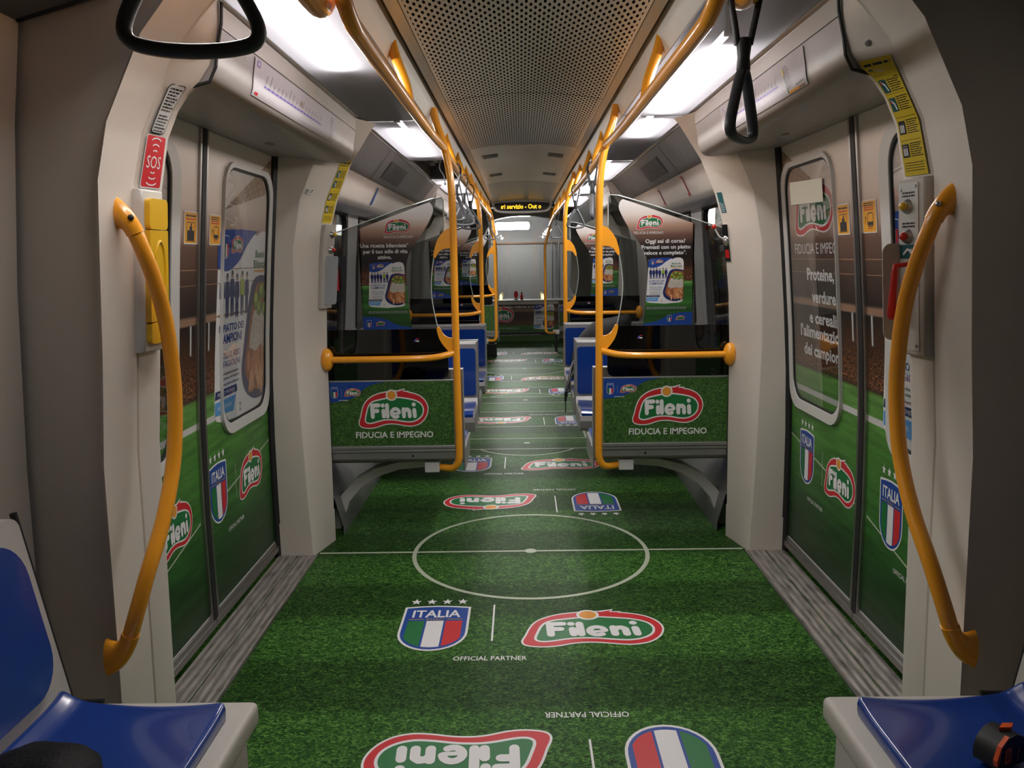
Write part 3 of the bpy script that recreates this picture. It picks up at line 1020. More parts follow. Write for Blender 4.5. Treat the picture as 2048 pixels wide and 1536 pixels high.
def door(s, yc, full, name):
    """sliding pair: far leaf and near leaf; print wraps both"""
    root = thing(name, None, None, (s * 1.24, yc, 0), kind='structure')
    cv = (lambda y: y) if s < 0 else (lambda y: -y)      # print coordinate of a car coordinate
    for far in (1, 0):
        y0, y1 = (yc + .004, yc + .84) if far else (yc - .84, yc - .004)
        leaf = obj('door_leaf', leaf_skin(s, y0, y1, .075, 1.93), PALE, root, smooth=30)
        w0, w1 = (yc + .21, yc + .825) if far else (yc - .825, yc - .21)   # window span
        # printed film
        P = Print(dmap(s), cut=.06)
        a, b = sorted((cv(y0 + (.04 if far else 0)), cv(y1 - (0 if far else .012))))
        P.rect(a, .085, b, 1.925, DOORP, 0)
        U = lambda dy: cv(yc + dy)
        if full:
            # banner, goal posts of light, painted pitch line
            for k in range(14 if far else 10):
                P.greek(a + .01, b - .01, 1.237, .010, I_BR, 1, far)
                break
            for z, t in ((1.42, .004), (1.365, .003)):
                P.rect(a, z, b, z + t, I_BR, 1)
            for dy in ((.095,) if far else (-.08,)):
                u = U(dy)
                P.poly(rrect(u - .009, 1.11, u + .009, 1.225, .004, 2), I_GY, 1)
                P.rect(u - .006, 1.115, u + .003, 1.22, PALE, 2)
            for dy in ((.03, ) if far else (-.03,)):
                P.rect(U(dy) - .005, .98, U(dy) + .005, 1.15, I_BR, 1)
            sticker(P, U(.142 if far else -.093), 1.572, .118, .115, (1 if far else 0) if s < 0 else (0 if far else 1))
            if far:     # roof trusses of the printed stadium
                roof = lambda t: (1.66 + (1.92 - 1.66) * t, 1.655 + (1.765 - 1.655) * t)
                xs = [.25 + .59 * k / 10 for k in range(11)]
                P.poly([(U(q), roof(k / 10)[1]) for k, q in enumerate(xs)] + [(U(q), roof(k / 10)[0]) for k, q in enumerate(xs)][::-1], I_RF, 1)
                for k in range(1, 10):
                    P.stroke([(U(xs[k]), roof(k / 10)[1]), (U(xs[k + 1]), roof((k + 1) / 10)[0])], .0022, I_BR, 2, False)
                    P.stroke([(U(xs[k + 1]), roof((k + 1) / 10)[1]), (U(xs[k]), roof(k / 10)[0])], .0022, I_BR, 2, False)
                for w_ in (.3, .6):
                    P.stroke([(U(q), roof(k / 10)[1] * (1 - w_) + roof(k / 10)[0] * w_) for k, q in enumerate(xs)], .0018, I_BR, 2, False)
            # white touch line of the printed pitch, running down towards the camera
            za, zb = (.50, .56)
            P.stroke([(U(.05 if far else -.8), .475 if far else .30), (U(.83 if far else -.05), .60 if far else .465)], .0035, PALEL, 1, False)
            if s < 0:
                if far:
                    carton(P, U(.505), 1.185, .72, .80, 1, 3)
                    crest(P, U(.150), .53, .19, .25, 1); brand(P, U(.545), .515, .325, 1, sy=.38)
                    P.text('OFFICIAL PARTNER', U(.325), .345, .018, I_W, 1, w=.19)
                    P.rect(U(.35) - .002, .45, U(.35) + .002, .60, PALEL, 1)
                else:
                    brand(P, U(-.27), .52, .30, 1, sy=.36)
            else:
                if far:
                    brand(P, U(.465), 1.633, .47, 1, sy=.44)
                    P.text('FIDUCIA E IMPEG', U(.715), 1.468, .046, I_W, 2, w=.485, al='l')
                    for t, z, dy, w in (('Proteine,', 1.37, .42, .31), ('verdure', 1.275, .39, .27), ('e cereali:', 1.185, .40, .33), ("l'alimentazio", 1.12, .685, .455), ('dei campion', 1.04, .645, .41)):
                        if dy > .5: P.text(t, U(dy), z - .01, .052, I_W, 2, w=w, bold=.03, al='l')
                        else: P.text(t, U(dy), z - .01, .052, I_W, 2, w=w, bold=.03)
                    crest(P, U(.608), .53, .18, .25, 1); brand(P, U(.225), .525, .33, 1, sy=.38)
                    P.text('OFFICIAL PARTNER', U(.49), .345, .018, I_W, 1, w=.19)
                    P.rect(U(.415) - .002, .45, U(.415) + .002, .60, PALEL, 1)
                else:
                    carton(P, U(-.52), 1.185, .72, .80, 1, 5)
                    crest(P, U(-.245), .53, .18, .25, 1)
                    P.text('OFFICIAL PARTNER', U(-.38), .345, .018, I_W, 1, w=.19)
        P.build('printed_film', leaf)
        # window: grey ring standing proud, black gasket, clear pane over the film
        za, zb = .74, 1.845
        M = dmap(s)
        outer = rrect(min(cv(w0), cv(w1)), za, max(cv(w0), cv(w1)), zb, .11, 6)
        def ringmesh(po, pi_, h0, h1):
            bm = B()
            A = [bm.verts.new(M(u, v, h0)) for u, v in po]; A1 = [bm.verts.new(M(u, v, h1)) for u, v in po]
            C1 = [bm.verts.new(M(u, v, h1)) for u, v in pi_]; C = [bm.verts.new(M(u, v, h0)) for u, v in pi_]
            n = len(A)
            for i in range(n):
                j = (i + 1) % n
                for p, q in ((A, A1), (A1, C1), (C1, C)):
                    bm.faces.new((p[i], p[j], q[j], q[i]))
            return bm
        def dense(p):
            out = []
            for (x0, y0), (x1, y1) in zip(p, p[1:] + p[:1]):
                k = max(1, int(math.hypot(x1 - x0, y1 - y0) / .08))
                out += [(x0 + (x1 - x0) * i / k, y0 + (y1 - y0) * i / k) for i in range(k)]
            return out
        def shrink(d, e):
            # the rim on the seam side is wide on near leaves, a mere edge on far ones
            lo, hi = sorted((cv(w0), cv(w1)))
            dl_, dr_ = (e, d) if (cv(w0) < cv(w1)) == bool(far) else (d, e)
            return rrect(lo + dl_, za + d, hi - dr_, zb - d * .5, .085, 6)
        e = .004 if far else .07
        o1 = dense(outer); i1 = shrink(.045, e)
        i1 = rrect(i1[-1][0] * 0 + min(x for x, y in i1), min(y for x, y in i1), max(x for x, y in i1), max(y for x, y in i1), .085, 6)
        def fit(p, box_):
            x0, x1, y0, y1 = box_
            ox0, ox1 = min(x for x, y in p), max(x for x, y in p); oy0, oy1 = min(y for x, y in p), max(y for x, y in p)
            return [(x0 + (x - ox0) / (ox1 - ox0) * (x1 - x0), y0 + (y - oy0) / (oy1 - oy0) * (y1 - y0)) for x, y in p]
        ib = (min(x for x, y in i1), max(x for x, y in i1), min(y for x, y in i1), max(y for x, y in i1))
        obj('window_rim', ringmesh(o1, fit(o1, ib), 0, .014), PALE, leaf, smooth=40)
        gb = (ib[0] + .008, ib[1] - .008, ib[2] + .008, ib[3] - .008)
        obj('gasket', ringmesh(fit(o1, ib), fit(o1, gb), .0, .009), BLACK, leaf, smooth=40)
        bm = B()
        loft(bm, [[M(gb[0] - .004, z, .006), M(gb[1] + .004, z, .006)] for z in [gb[2] - .004 + (gb[3] - gb[2] + .008) * k / 12 for k in range(13)]])
        obj('window_pane', bm, PANE, leaf, smooth=60)
        # meeting edge: rubber and aluminium
        if far:
            obj('rubber_edge', leaf_skin(s, yc - .016, yc + .022, .03, 1.925, .012, .03), BLACK, leaf, smooth=30)
            obj('edge_profile', leaf_skin(s, yc + .022, yc + .042, .03, 1.925, .010, .02), ALU, leaf, smooth=30)
        else:
            obj('edge_profile', leaf_skin(s, yc - .034, yc - .016, .03, 1.925, .010, .02), ALU, leaf, smooth=30)
        bm = B()
        box(bm, (s * 1.253, y0, .022), (s * 1.29, y1, .078), .004)
        box(bm, (s * 1.246, y0, .03), (s * 1.256, y1, .058), .003)
        obj('kick_rail', bm, ALU, leaf)
    # black jamb seal at the far end, and at the near end
    for y in (yc + .842, yc - .842):
        bm = B()
        d = 1 if y > yc else -1
        ya, yb = sorted((y - d * .02, y + d * .028))
        loft(bm, [[(s * (xd(z) + .02), ya, z), (s * (xd(z) - .012), ya, z), (s * (xd(z) - .05), yb, z), (s * (xd(z) + .02), yb, z)] for z in (0, .3, .6, .9, 1.2, 1.5, 1.75, 1.93)], closed=True)
        obj('jamb_seal', bm, BLACK, root, smooth=40)
    # sill
    bm = B()
    box(bm, (s * 1.062, yc - .86, 0), (s * 1.152, yc + .84, .004), 0)
    box(bm, (s * 1.158, yc - .86, 0), (s * 1.25, yc + .84, .004), 0)
    obj('sill_plate', bm, SILL, root)
    bm = B()
    box(bm, (s * 1.055, yc - .86, 0), (s * 1.063, yc + .84, .0065))
    obj('sill_edge', bm, ALU, root)
    # small domed lamp in the soffit
    if full:
        bm = B()
        ball(bm, (s * 1.02, yc + .32, 1.914), .022, 14, 8, (1, 1, .5))
        obj('door_buzzer', bm, ALUD, root, smooth=80)
    return root
door(-1, 3.03, True, 'door_1'); door(1, 3.03, True, 'door_2')
door(-1, 8.35, False, 'door_3'); door(1, 8.35, False, 'door_4')

# ================================================================== LAMPS
def lamp(s, y0, y1, tubes, label, missing=False, slant=.0):
    root = thing('ceiling_light', label, 'light', (s * .63, (y0 + y1) / 2, 2.14), 'fluorescent ceiling lights')
    sec = [(.470, 2.110), (.55, 2.104), (.63, 2.102), (.70, 2.102), (.766, 2.104)]
    bm = B()
    strip(bm, [(s * x, z) for x, z in ((.469, 2.110), (.472, 2.20), (.55, 2.24), (.72, 2.235), (.768, 2.20), (.769, 2.104))], y0, y1)
    for y in (y0, y1):
        bm.faces.new([bm.verts.new((s * x, y, z)) for x, z in ((.469, 2.110), (.472, 2.20), (.55, 2.24), (.72, 2.235), (.768, 2.20), (.769, 2.104))])
    obj('housing', bm, HOUSE if not missing else GREYP, root)
    if not missing:
        bm = B(); strip(bm, [(s * x, z) for x, z in sec], y0 + .006, y1 - .006)
        obj('diffuser', bm, DIFF, root, smooth=60)
    for a, b, on in tubes:
        bm = B(); cyl(bm, (s * .64, a, 2.146), (s * .64, b, 2.146), .013, seg=10)
        obj('tube', bm, TUBEM if on else TUBEOFF, root, smooth=60)
        if on:
            ld = D.lights.new('lamp_beam', 'AREA')
            ld.shape = 'RECTANGLE'
            ld.size, ld.size_y = .11, b - a
            ld.energy = LAMP_W * (b - a) * (1 if y0 < 7 else .6)
            ld.color = (1, .965, .93)
            lo = D.objects.new('lamp_beam', ld)
            lo.location = (s * .64, (a + b) / 2, 2.074)
            lo.rotation_euler = (0, s * LAMP_TILT, 0)
            link(lo, root)
        for y in (a, b):
            bm = B(); box(bm, (s * .625, y - .012, 2.13), (s * .655, y + .012, 2.235))
            obj('lamp_holder', bm, WHITEM, root)
    if missing:
        bm = B(); tube(bm, catmull([(s * .60, y0 + .25, 2.21), (s * .585, y0 + .28, 2.15), (s * .60, y0 + .33, 2.09), (s * .575, y0 + .36, 2.04), (s * .565, y0 + .37, 1.985)], 6), .004, 8)
        ball(bm, (s * .565, y0 + .37, 1.98), .009, 10, 6)
        obj('loose_wire', bm, WHITEM, root, smooth=60)
        bm = B()
        for k in range(5): box(bm, (s * (.52 + .045 * k), y0 + .1 + .2 * k, 2.19), (s * (.56 + .045 * k), y0 + .3 + .2 * k, 2.23), .004)
        obj('ballast', bm, ALUD, root)
lamp(-1, .3, 2.10, [(1.55, 2.06, True)], 'lit lamp strip at the very top left, before the seam above the map')
lamp(-1, 2.105, 4.05, [(2.13, 2.98, True), (3.05, 4.0, False)], 'left lamp strip above the left route map, lit only at its near end')
lamp(-1, 4.055, 5.66, [(4.25, 5.45, True)], 'left lit lamp strip just past the left route map')
lamp(-1, 5.665, 7.0, [], 'left lamp opening with its cover gone and a white wire hanging down', True)
lamp(-1, 7.005, 8.6, [(7.1, 8.5, True)], 'lit left lamp strip just beyond the open wired housing')
lamp(-1, 8.605, 11.3, [(8.8, 10.0, True), (10.1, 11.2, True)], 'farthest lit lamp strip on the left, near the front display')
lamp(1, .3, 2.10, [(.6, 1.9, False)], 'dark unlit lamp strip above the near right hanging strap')
lamp(1, 2.105, 4.05, [(2.72, 3.98, True)], 'right lamp strip above the right route map, bright at its far end')
lamp(1, 4.055, 5.85, [(4.10, 4.75, True), (5.0, 5.8, False)], 'right lamp strip beyond the route map, lit at its near end then dull')
lamp(1, 5.855, 7.4, [(6.0, 7.3, True)], 'lit right lamp strip beside the second overhead rail')
lamp(1, 7.405, 8.9, [(7.9, 8.8, True)], 'lit right lamp strip above the second right doorway')
lamp(1, 8.905, 11.3, [(9.2, 11.0, True)], 'farthest lit lamp strip on the right, near the front display')

# ceiling vents in the bay side panels
for s, side in SIDES:
    bm = B()
    def sp(t, y, d): return (s * (.795 + (.93 - .795) * t - d), y, 2.094 - (2.094 - 1.925) * t - d)
    bm.faces.new([bm.verts.new(sp(t, y, .002)) for t, y in ((.22, 5.25), (.22, 5.95), (.80, 5.95), (.80, 5.25))])
    v = tag(obj('air_vent', bm, BLACK), 'black air grille in the %s grey ceiling panel above the seats' % side, 'vent')
    bm = B()
    for k in range(12):
        t = .25 + .048 * k
        loft(bm, [[sp(t, 5.27, .004), sp(t + .018, 5.27, .004)], [sp(t, 5.93, .004), sp(t + .018, 5.93, .004)]])
    obj('grille', bm, GREYP, v)
    bm = B()
    loft(bm, [[sp(0, 5.02, .0015), sp(1, 5.02, .0015)], [sp(0, 5.03, .0015), sp(1, 5.03, .0015)]])
    obj('panel_joint', bm, BLACK, D.objects['wall_' + side])

# ================================================================== ROUTE MAPS
def headmap(s):
    T = [(v.x, v.y) for v in catmull([(.790, 2.043, 0), (.800, 1.985, 0), (.806, 1.945, 0), (.825, 1.912, 0)], 6)]
    L = [0]
    for a, b in zip(T[:-1], T[1:]): L.append(L[-1] + math.hypot(b[0] - a[0], b[1] - a[1]))
    tx, tz = [(l, p[0]) for l, p in zip(L, T)], [(l, p[1]) for l, p in zip(L, T)]
    def f(u, v, h):          # u along the car as read, v from 0 (bottom) to .11 (top)
        d = .113 - v
        return (s * (interp(tx, d) - h - .003), u if s < 0 else -u, interp(tz, d) - .001)
    return f
for s, side, y0, y1 in ((-1, 'left', 2.475, 3.50), (1, 'right', 2.47, 3.45)):
    P = Print(headmap(s), cut=.008, dl=.0004)
    a, b = (y0, y1) if s < 0 else (-y1, -y0)
    P.rect(a, 0, b, .108, I_LM, 0)
    w = b - a
    n = 17
    x0, x1 = a + .10, a + (.80 if s < 0 else .74) * w
    P.rect(x0, .040, x1, .0465, I_PUR, 1)
    for k in range(n):
        x = x0 + (x1 - x0) * (k + .3) / n
        P.rect(x + .006, .0415, x + .016, .045, I_LM, 2)
        l = (.035, .042, .018, .02, .024, .022, .045, .034, .016, .022, .036, .018, .022, .020, .024, .018, .026)[k] * .8
        P.stroke([(x, .052), (x + l * .55, .052 + l)], .0017, I_K, 1, False)
    if s < 0:
        P.rect(a + .02, .085, a + .05, .103, I_PUR, 1); P.rect(a + .028, .089, a + .042, .099, I_LM, 2)
        P.rect(a + .02, .006, a + .05, .014, I_R, 1)
        P.stroke([(b - .065, .008), (b - .065, .095)], .003, I_BR, 1, False)
        for k in range(10): P.stroke([(b - .06, .015 + .0085 * k), (b - .03 + .004 * (k % 3), .015 + .0085 * k)], .0015, I_K, 1, False)
        P.poly(circ(x0 + .42, .066, .012, 12), I_BR, 1)
    else:
        P.text('M', a + .035, .09, .014, I_PUR, 1)
        P.stroke([(b - .20, .085), (b - .16, .004)], .004, I_TE, 1, False)
        P.stroke([(b - .20, .085), (b - .19, .062)], .005, I_Y, 2, False)
        for k in range(10): P.stroke([(b - .193 + .0036 * k, .083 - .0074 * k), (b - .160 + .0036 * k + .006 * (k % 3), .088 - .0074 * k)], .0013, I_K, 1, False)
        P.rect(b - .165, .002, b - .07, .010, I_SY, 1)
        P.stroke([(b - .07, .005), (b - .02, .007)], .003, I_BR, 1, False)
        P.stroke([(b - .09, .016), (b - .02, .020)], .0018, I_K, 1, False)
        P.poly(circ(x0 + .36, .064, .008, 10), I_PUR, 1)
    o = P.build('route_map')
    tag(o, 'white metro line map strip on the panel above the %s doors' % side, 'map')

# ================================================================== SCREENS, POLES
SY = 4.12
def tmap(y):
    return lambda u, v, h: (u, y - h, v)

def screen(s, texts, label):
    root = thing('glass_partition', label, 'partition', (s * .70, SY, .43), 'printed glass partitions')
    g = lambda x, z, t: (s * x, t, z)
    arcp = [(v.x, v.y) for v in catmull([(.452, 1.10, 0), (.472, 1.20, 0), (.481, 1.295, 0), (.474, 1.39, 0), (.460, 1.468, 0)], 6)]
    gp = [(1.015, 1.10)] + arcp + [(.435, 1.53), (.410, 1.59), (.407, 1.735), (.415, 1.747), (.46, 1.742), (.62, 1.695), (.863, 1.612), (.985, 1.575), (1.0, 1.40)]
    bm = B(); prism(bm, gp, g, SY, SY + .006)
    obj('glass_pane', bm, SMOKE, root)
    bp = rrect(.404, .842, 1.02, 1.10, .03, 5)
    bm = B(); prism(bm, [(x, z) for x, z in bp if z < 1.0] + [(.405, 1.0), (.405, 1.06), (.452, 1.10), (1.02, 1.10)][::-1] if False else [(1.02, .842), (.434, .842), (.413, .851), (.404, .872), (.404, 1.0), (.41, 1.05), (.452, 1.0995), (1.02, 1.0995)], g, SY, SY + .006)
    obj('dark_band', bm, DARKG, root)
    # bright cut edge of the glass
    bm = B()
    for pts in (arcp, [(.407, 1.60), (.407, 1.735), (.415, 1.747), (.46, 1.742), (.62, 1.695), (.863, 1.612), (.985, 1.575)]):
        tube(bm, [(s * x, SY + .003, z) for x, z in pts], .0032, 6)
    obj('polished_edge', bm, mat('glass_edge', (.55, .60, .57), .15), root, smooth=60)
    # poster film on the glass
    ad = [(v.x, v.y) for v in catmull([(.825, 1.605, 0), (.825, 1.604, 0), (.66, 1.662, 0), (.50, 1.718, 0), (.474, 1.722, 0), (.460, 1.700, 0), (.463, 1.67, 0), (.50, 1.60, 0), (.555, 1.52, 0), (.587, 1.47, 0), (.601, 1.41, 0), (.602, 1.32, 0), (.596, 1.22, 0), (.583, 1.10, 0)], 5)] + [(.83, 1.10)]
    P = Print(tmap(SY - .0008), dl=.0004)
    P.poly([(s * x, z) for x, z in ad], ADP, 0)
    bx = s * (.64 if s < 0 else .612)
    brand(P, bx, 1.612, .133, 2, sy=.145)
    P.text('FIDUCIA E IMPEGNO', bx - .005 * s, 1.560, .013, I_W, 2, w=.145)
    cx = -.707 if s < 0 else .690
    for (t, w), z, dx in zip(texts, (1.519, 1.490, 1.462), (.0, .004, .0)):
        P.text(t, cx + dx, z, .0195, I_W, 3, w=w, bold=.025)
    carton(P, cx + (.003 if s < 0 else .0), 1.322, .186, .228, 3, 2)
    P.greek(min(s * .80, s * .60), max(s * .80, s * .60) , 1.190, .004, I_GY, 3, 3)
    P.greek(min(s * .80, s * .60), max(s * .80, s * .60) , 1.183, .004, I_GY, 3, 5)
    wv = [(v.x, v.y) for v in catmull([(.83, 1.165, 0), (.77, 1.163, 0), (.71, 1.150, 0), (.655, 1.122, 0), (.585, 1.108, 0)], 5)] + [(.5835, 1.1), (.83, 1.1)]
    P.poly([(s * x, z) for x, z in wv], I_B, 2)
    if s < 0:
        crest(P, -.800, 1.130, .024, .036, 3, stars=False, text=False); brand(P, -.742, 1.130, .045, 3, text=False)
    else:
        crest(P, .715, 1.134, .022, .034, 3, stars=False, text=False); brand(P, .770, 1.136, .045, 3, text=False)
    P.film = True
    P.build('poster', root)
    # lower panel with printed turf, frame rails
    bm = B(); box(bm, (s * .372, SY, .49), (s * 1.02, SY + .018, .838), .002)
    pan = obj('lower_panel', bm, ALUD, root)
    P = Print(tmap(SY - .0006), dl=.0004)
    a, b = sorted((s * .385, s * 1.018))
    P.rect(a, .498, b, .832, TURFP, 0)
    w = [(v.x, v.y) for v in catmull([(0, .728, 0), (.06, .733, 0), (.13, .755, 0), (.17, .79, 0), (.22, .818, 0), (.29, .832, 0)], 5)]
    P.poly([(a + x, z) for x, z in [(0, .832)] + w], I_B, 1)
    ox = a + (.025 if s < 0 else .034)
    crest(P, ox, .775, .036, .052, 2, text=False); brand(P, ox + .092, .779, .085, 2)
    P.rect(ox + .036, .755, ox + .0365, .795, I_W, 2)
    P.greek(ox + .02, ox + .07, .738, .003, I_W, 2, 4)
    bx = -.695 if s < 0 else .712
    brand(P, bx, .69, .365, 2, sy=.40)
    P.text('FIDUCIA E IMPEGNO', bx + .003, .556, .033, I_W, 2, w=.40, bold=.018)
    P.build('panel_print', pan)
    bm = B(); box(bm, (s * .378, SY - .014, .478), (s * 1.02, SY + .02, .497), .003); box(bm, (s * .378, SY - .010, .462), (s * 1.02, SY + .02, .476), .003)
    box(bm, (s * .378, SY - .004, .424), (s * 1.02, SY + .02, .461), .003)
    obj('bottom_rail', bm, ALUD, root)
    bm = B(); cyl(bm, (s * .60, SY - .006, .442), (s * .60, SY - .003, .442), .006, seg=10)
    obj('rail_bolt', bm, BLACK, root)
    # small maker's mark on the dark band
    P = Print(tmap(SY - .0008), dl=.0004)
    P.at(s * .565, 1.045, .02)
    P.poly([(-.6, -.5), (0, -.5), (.3, .1), (-.1, .2)], I_PUR, 1); P.poly([(-.2, .0), (.5, .45), (.8, .1), (.3, .2)], I_R, 2); P.poly([(0, -.5), (.8, -.5), (.7, -.2), (.2, -.2)], I_W, 2)
    P.build('small_badge', root)
    return root

def pole(s, label, y=SY, bar=True, xtop=.445):
    root = thing('grab_pole', label, 'pole', (s * .365, y, .37), 'grab poles at the partitions')
    pts = catmull([(.500, y + .06, .372), (.45, y + .04, .368), (.395, y + .01, .372), (.366, y, .41), (.361, y, .50), (.362, y, .80), (.363, y, 1.2), (.362, y, 1.60), (.366, y, 1.80), (.380, y, 1.92), (.403, y, 2.02), (.43, y, 2.10), (xtop, y, 2.172)], 5)
    bm = B(); tube(bm, [(s * p.x, p.y, p.z) for p in pts], .0185, 16)
    obj('pole', bm, ORANGE, root, smooth=70)
    g = lambda x, z, t: (s * x, t, z)
    up_ = [(v.x, v.y) for v in catmull([(.362, 1.598, 0), (.392, 1.594, 0), (.42, 1.572, 0), (.444, 1.535, 0), (.459, 1.49, 0), (.464, 1.462, 0), (.457, 1.453, 0), (.449, 1.462, 0), (.434, 1.484, 0), (.41, 1.497, 0), (.362, 1.50, 0)], 4)]
    lo_ = [(v.x, v.y) for v in catmull([(.362, 1.052, 0), (.395, 1.053, 0), (.42, 1.066, 0), (.436, 1.09, 0), (.444, 1.106, 0), (.455, 1.107, 0), (.457, 1.092, 0), (.448, 1.055, 0), (.43, 1.02, 0), (.40, .985, 0), (.372, .972, 0), (.362, .97, 0)], 4)]
    for nm, pg in (('upper_bracket', up_), ('lower_bracket', lo_)):
        bm = B(); prism(bm, pg, g, y - .008, y + .014)
        bmesh.ops.bevel(bm, geom=[e for e in bm.edges if len(e.link_faces) == 2 and e.calc_face_angle(0) > 1.2], offset=.003, segments=2, affect='EDGES')
        obj(nm, bm, ORANGE, root)
    if bar:
        bm = B(); tube(bm, [(s * v.x, v.y, v.z) for v in catmull([(1.0, y - .055, .955), (.80, y - .062, .955), (.55, y - .060, .956), (.46, y - .048, .960), (.41, y - .025, .968), (.375, y, .975)], 5)], .0165, 14)
        obj('cross_bar', bm, ORANGE, root, smooth=70)
        bm = B(); ball(bm, (s * 1.012, y - .045, .955), .055, 20, 12, (.62, .75, 1.05))
        obj('bar_flange', bm, ORANGE, root, smooth=80)
    bm = B(); box(bm, (s * .468, y + .02, .345), (s * .545, y + .09, .400), .005)
    obj('pole_socket', bm, WHITEM, root)
    return root
TL = (('Una ricetta bilanciata*', .243), ('per il tuo stile di vita', .222), ('attivo.', .070))
TR = (('Oggi sei di corsa?', .198), ('Premiati con un piatto', .243), ('veloce e completo*.', .214))
scrL = screen(-1, TL, 'printed glass partition with turf panel at the left pillar past the doors, reading Una ricetta')
scrR = screen(1, TR, 'printed glass partition with turf panel at the right pillar past the doors, reading Oggi sei')
polL = pole(-1, 'orange grab pole at the edge of the near left glass partition')
polR = pole(1, 'orange grab pole at the edge of the near right glass partition')
dup(scrL, (0, 3.15, 0), 'second left glass partition, seen past the pole beyond the blue seats')
dup(scrR, (0, 3.15, 0), 'second right glass partition, seen past the pole beyond the blue seats')
dup(polL, (-.014, 3.15, 0), 'second orange grab pole on the left, beside the far blue seat')
dup(polR, (.0, 3.15, 0), 'second orange grab pole on the right, beside the far blue seat')
dup(scrL, (0, 6.58, 0), 'farthest left glass partition near the front of the car')
dup(polL, (0, 6.58, 0), 'farthest orange pole with brackets, on the left near the front')
for s, x, y, lab in ((-1, .395, 12.3, 'thin orange pole in front of the left of the windscreen'), (1, .335, 12.3, 'thin orange pole in front of the right of the windscreen')):
    r = thing('grab_pole', lab, 'pole', (s * x, y, .35), 'poles at the windscreen')
    bm = B(); tube(bm, [(s * v.x, v.y, v.z) for v in catmull([(x + .17, y + .3, .30), (x + .09, y + .12, .30), (x + .02, y, .33), (x, y, .42), (x, y, 1.0), (x, y, 1.50), (x + .01, y, 1.66), (x + .07, y, 1.86), (x + .09, y, 2.0), (x + .10, y, 2.16)], 5)], .019, 12)
    obj('pole', bm, ORANGE, r, smooth=70)
    bm = B(); box(bm, (s * (x + .12), y + .25, .27), (s * (x + .22), y + .36, .33), .006)
    obj('pole_socket', bm, WHITEM, r)
    bm = B(); box(bm, (s * (x + .15), y + .28, 0), (s * (x + .19), y + .33, .27), .004)
    obj('socket_post', bm, SATIN, r)

# overhead rails and their brackets
def rail(s, pts, hangers, label, r=.019, xr=.395):
    root = thing('overhead_rail', label, 'rail', (s * xr, pts[0][1], 2.17), 'overhead grab rails')
    bm = B(); tube(bm, [(s * v.x, v.y, v.z) for v in catmull(pts, 6)], r, 14)
    obj('rail', bm, ORANGE, root, smooth=70)
    for y in hangers:
        bm = B(); tube(bm, [(s * v.x, v.y, v.z) for v in catmull([(xr, y, 1.965), (xr + .012, y + .01, 2.03), (xr + .045, y + .03, 2.12), (xr + .062, y + .045, 2.178)], 5)], [.0155 + .003 * k / 15 for k in range(16)], 14)
        obj('hanger', bm, ORANGE, root, smooth=70)
    return root
near_pts = [(.425, 1.80, 2.18), (.415, 1.815, 2.10), (.402, 1.845, 2.01), (.396, 1.90, 1.972), (.394, 2.02, 1.962), (.394, 2.6, 1.962), (.394, 3.4, 1.963), (.396, 4.10, 1.985)]
rail(-1, near_pts, (2.86,), 'orange overhead rail on the left above the doorway, ending at the first pole')
rail(1, near_pts, (2.86,), 'orange overhead rail on the right above the doorway, ending at the first pole')
far_pts = [(.398, 4.14, 1.985), (.40, 4.4, 1.972), (.405, 5.6, 1.966), (.405, 7.2, 1.97)]
rail(-1, far_pts, (4.9, 5.75, 6.6), 'orange overhead rail on the left above the blue seats', xr=.405)
rail(1, far_pts, (4.9, 5.75, 6.6), 'orange overhead rail on the right above the blue seats', xr=.405)
last_pts = [(.405, 7.3, 1.97), (.405, 8.0, 1.966), (.405, 9.5, 1.966), (.405, 10.4, 1.966), (.405, 12.2, 1.90)]
rail(-1, last_pts, (8.0, 9.0, 10.0, 11.0), 'farthest orange overhead rail on the left, ending by the windscreen', xr=.405)
rail(1, last_pts, (8.0, 9.0, 10.0, 11.0), 'farthest orange overhead rail on the right, ending by the windscreen', xr=.405)
for s, lab in ((-1, 'rounded rail end at the top left beside the lit lamp'), (1, 'rounded rail end at the top right that carries the near strap')):
    r = thing('overhead_rail', lab, 'rail', (s * .45, 1.0, 2.17), 'overhead grab rails')
    bm = B(); tube(bm, [(s * v.x, v.y, v.z) for v in catmull([(.455, .2, 1.99), (.455, 1.0, 1.99), (.455, 1.6, 1.99), (.455, 1.82, 1.99), (.454, 1.885, 2.004), (.453, 1.905, 2.035), (.452, 1.91, 2.08), (.452, 1.91, 2.108)], 6)], .027, 16)
    obj('rail', bm, ORANGE, r, smooth=70)

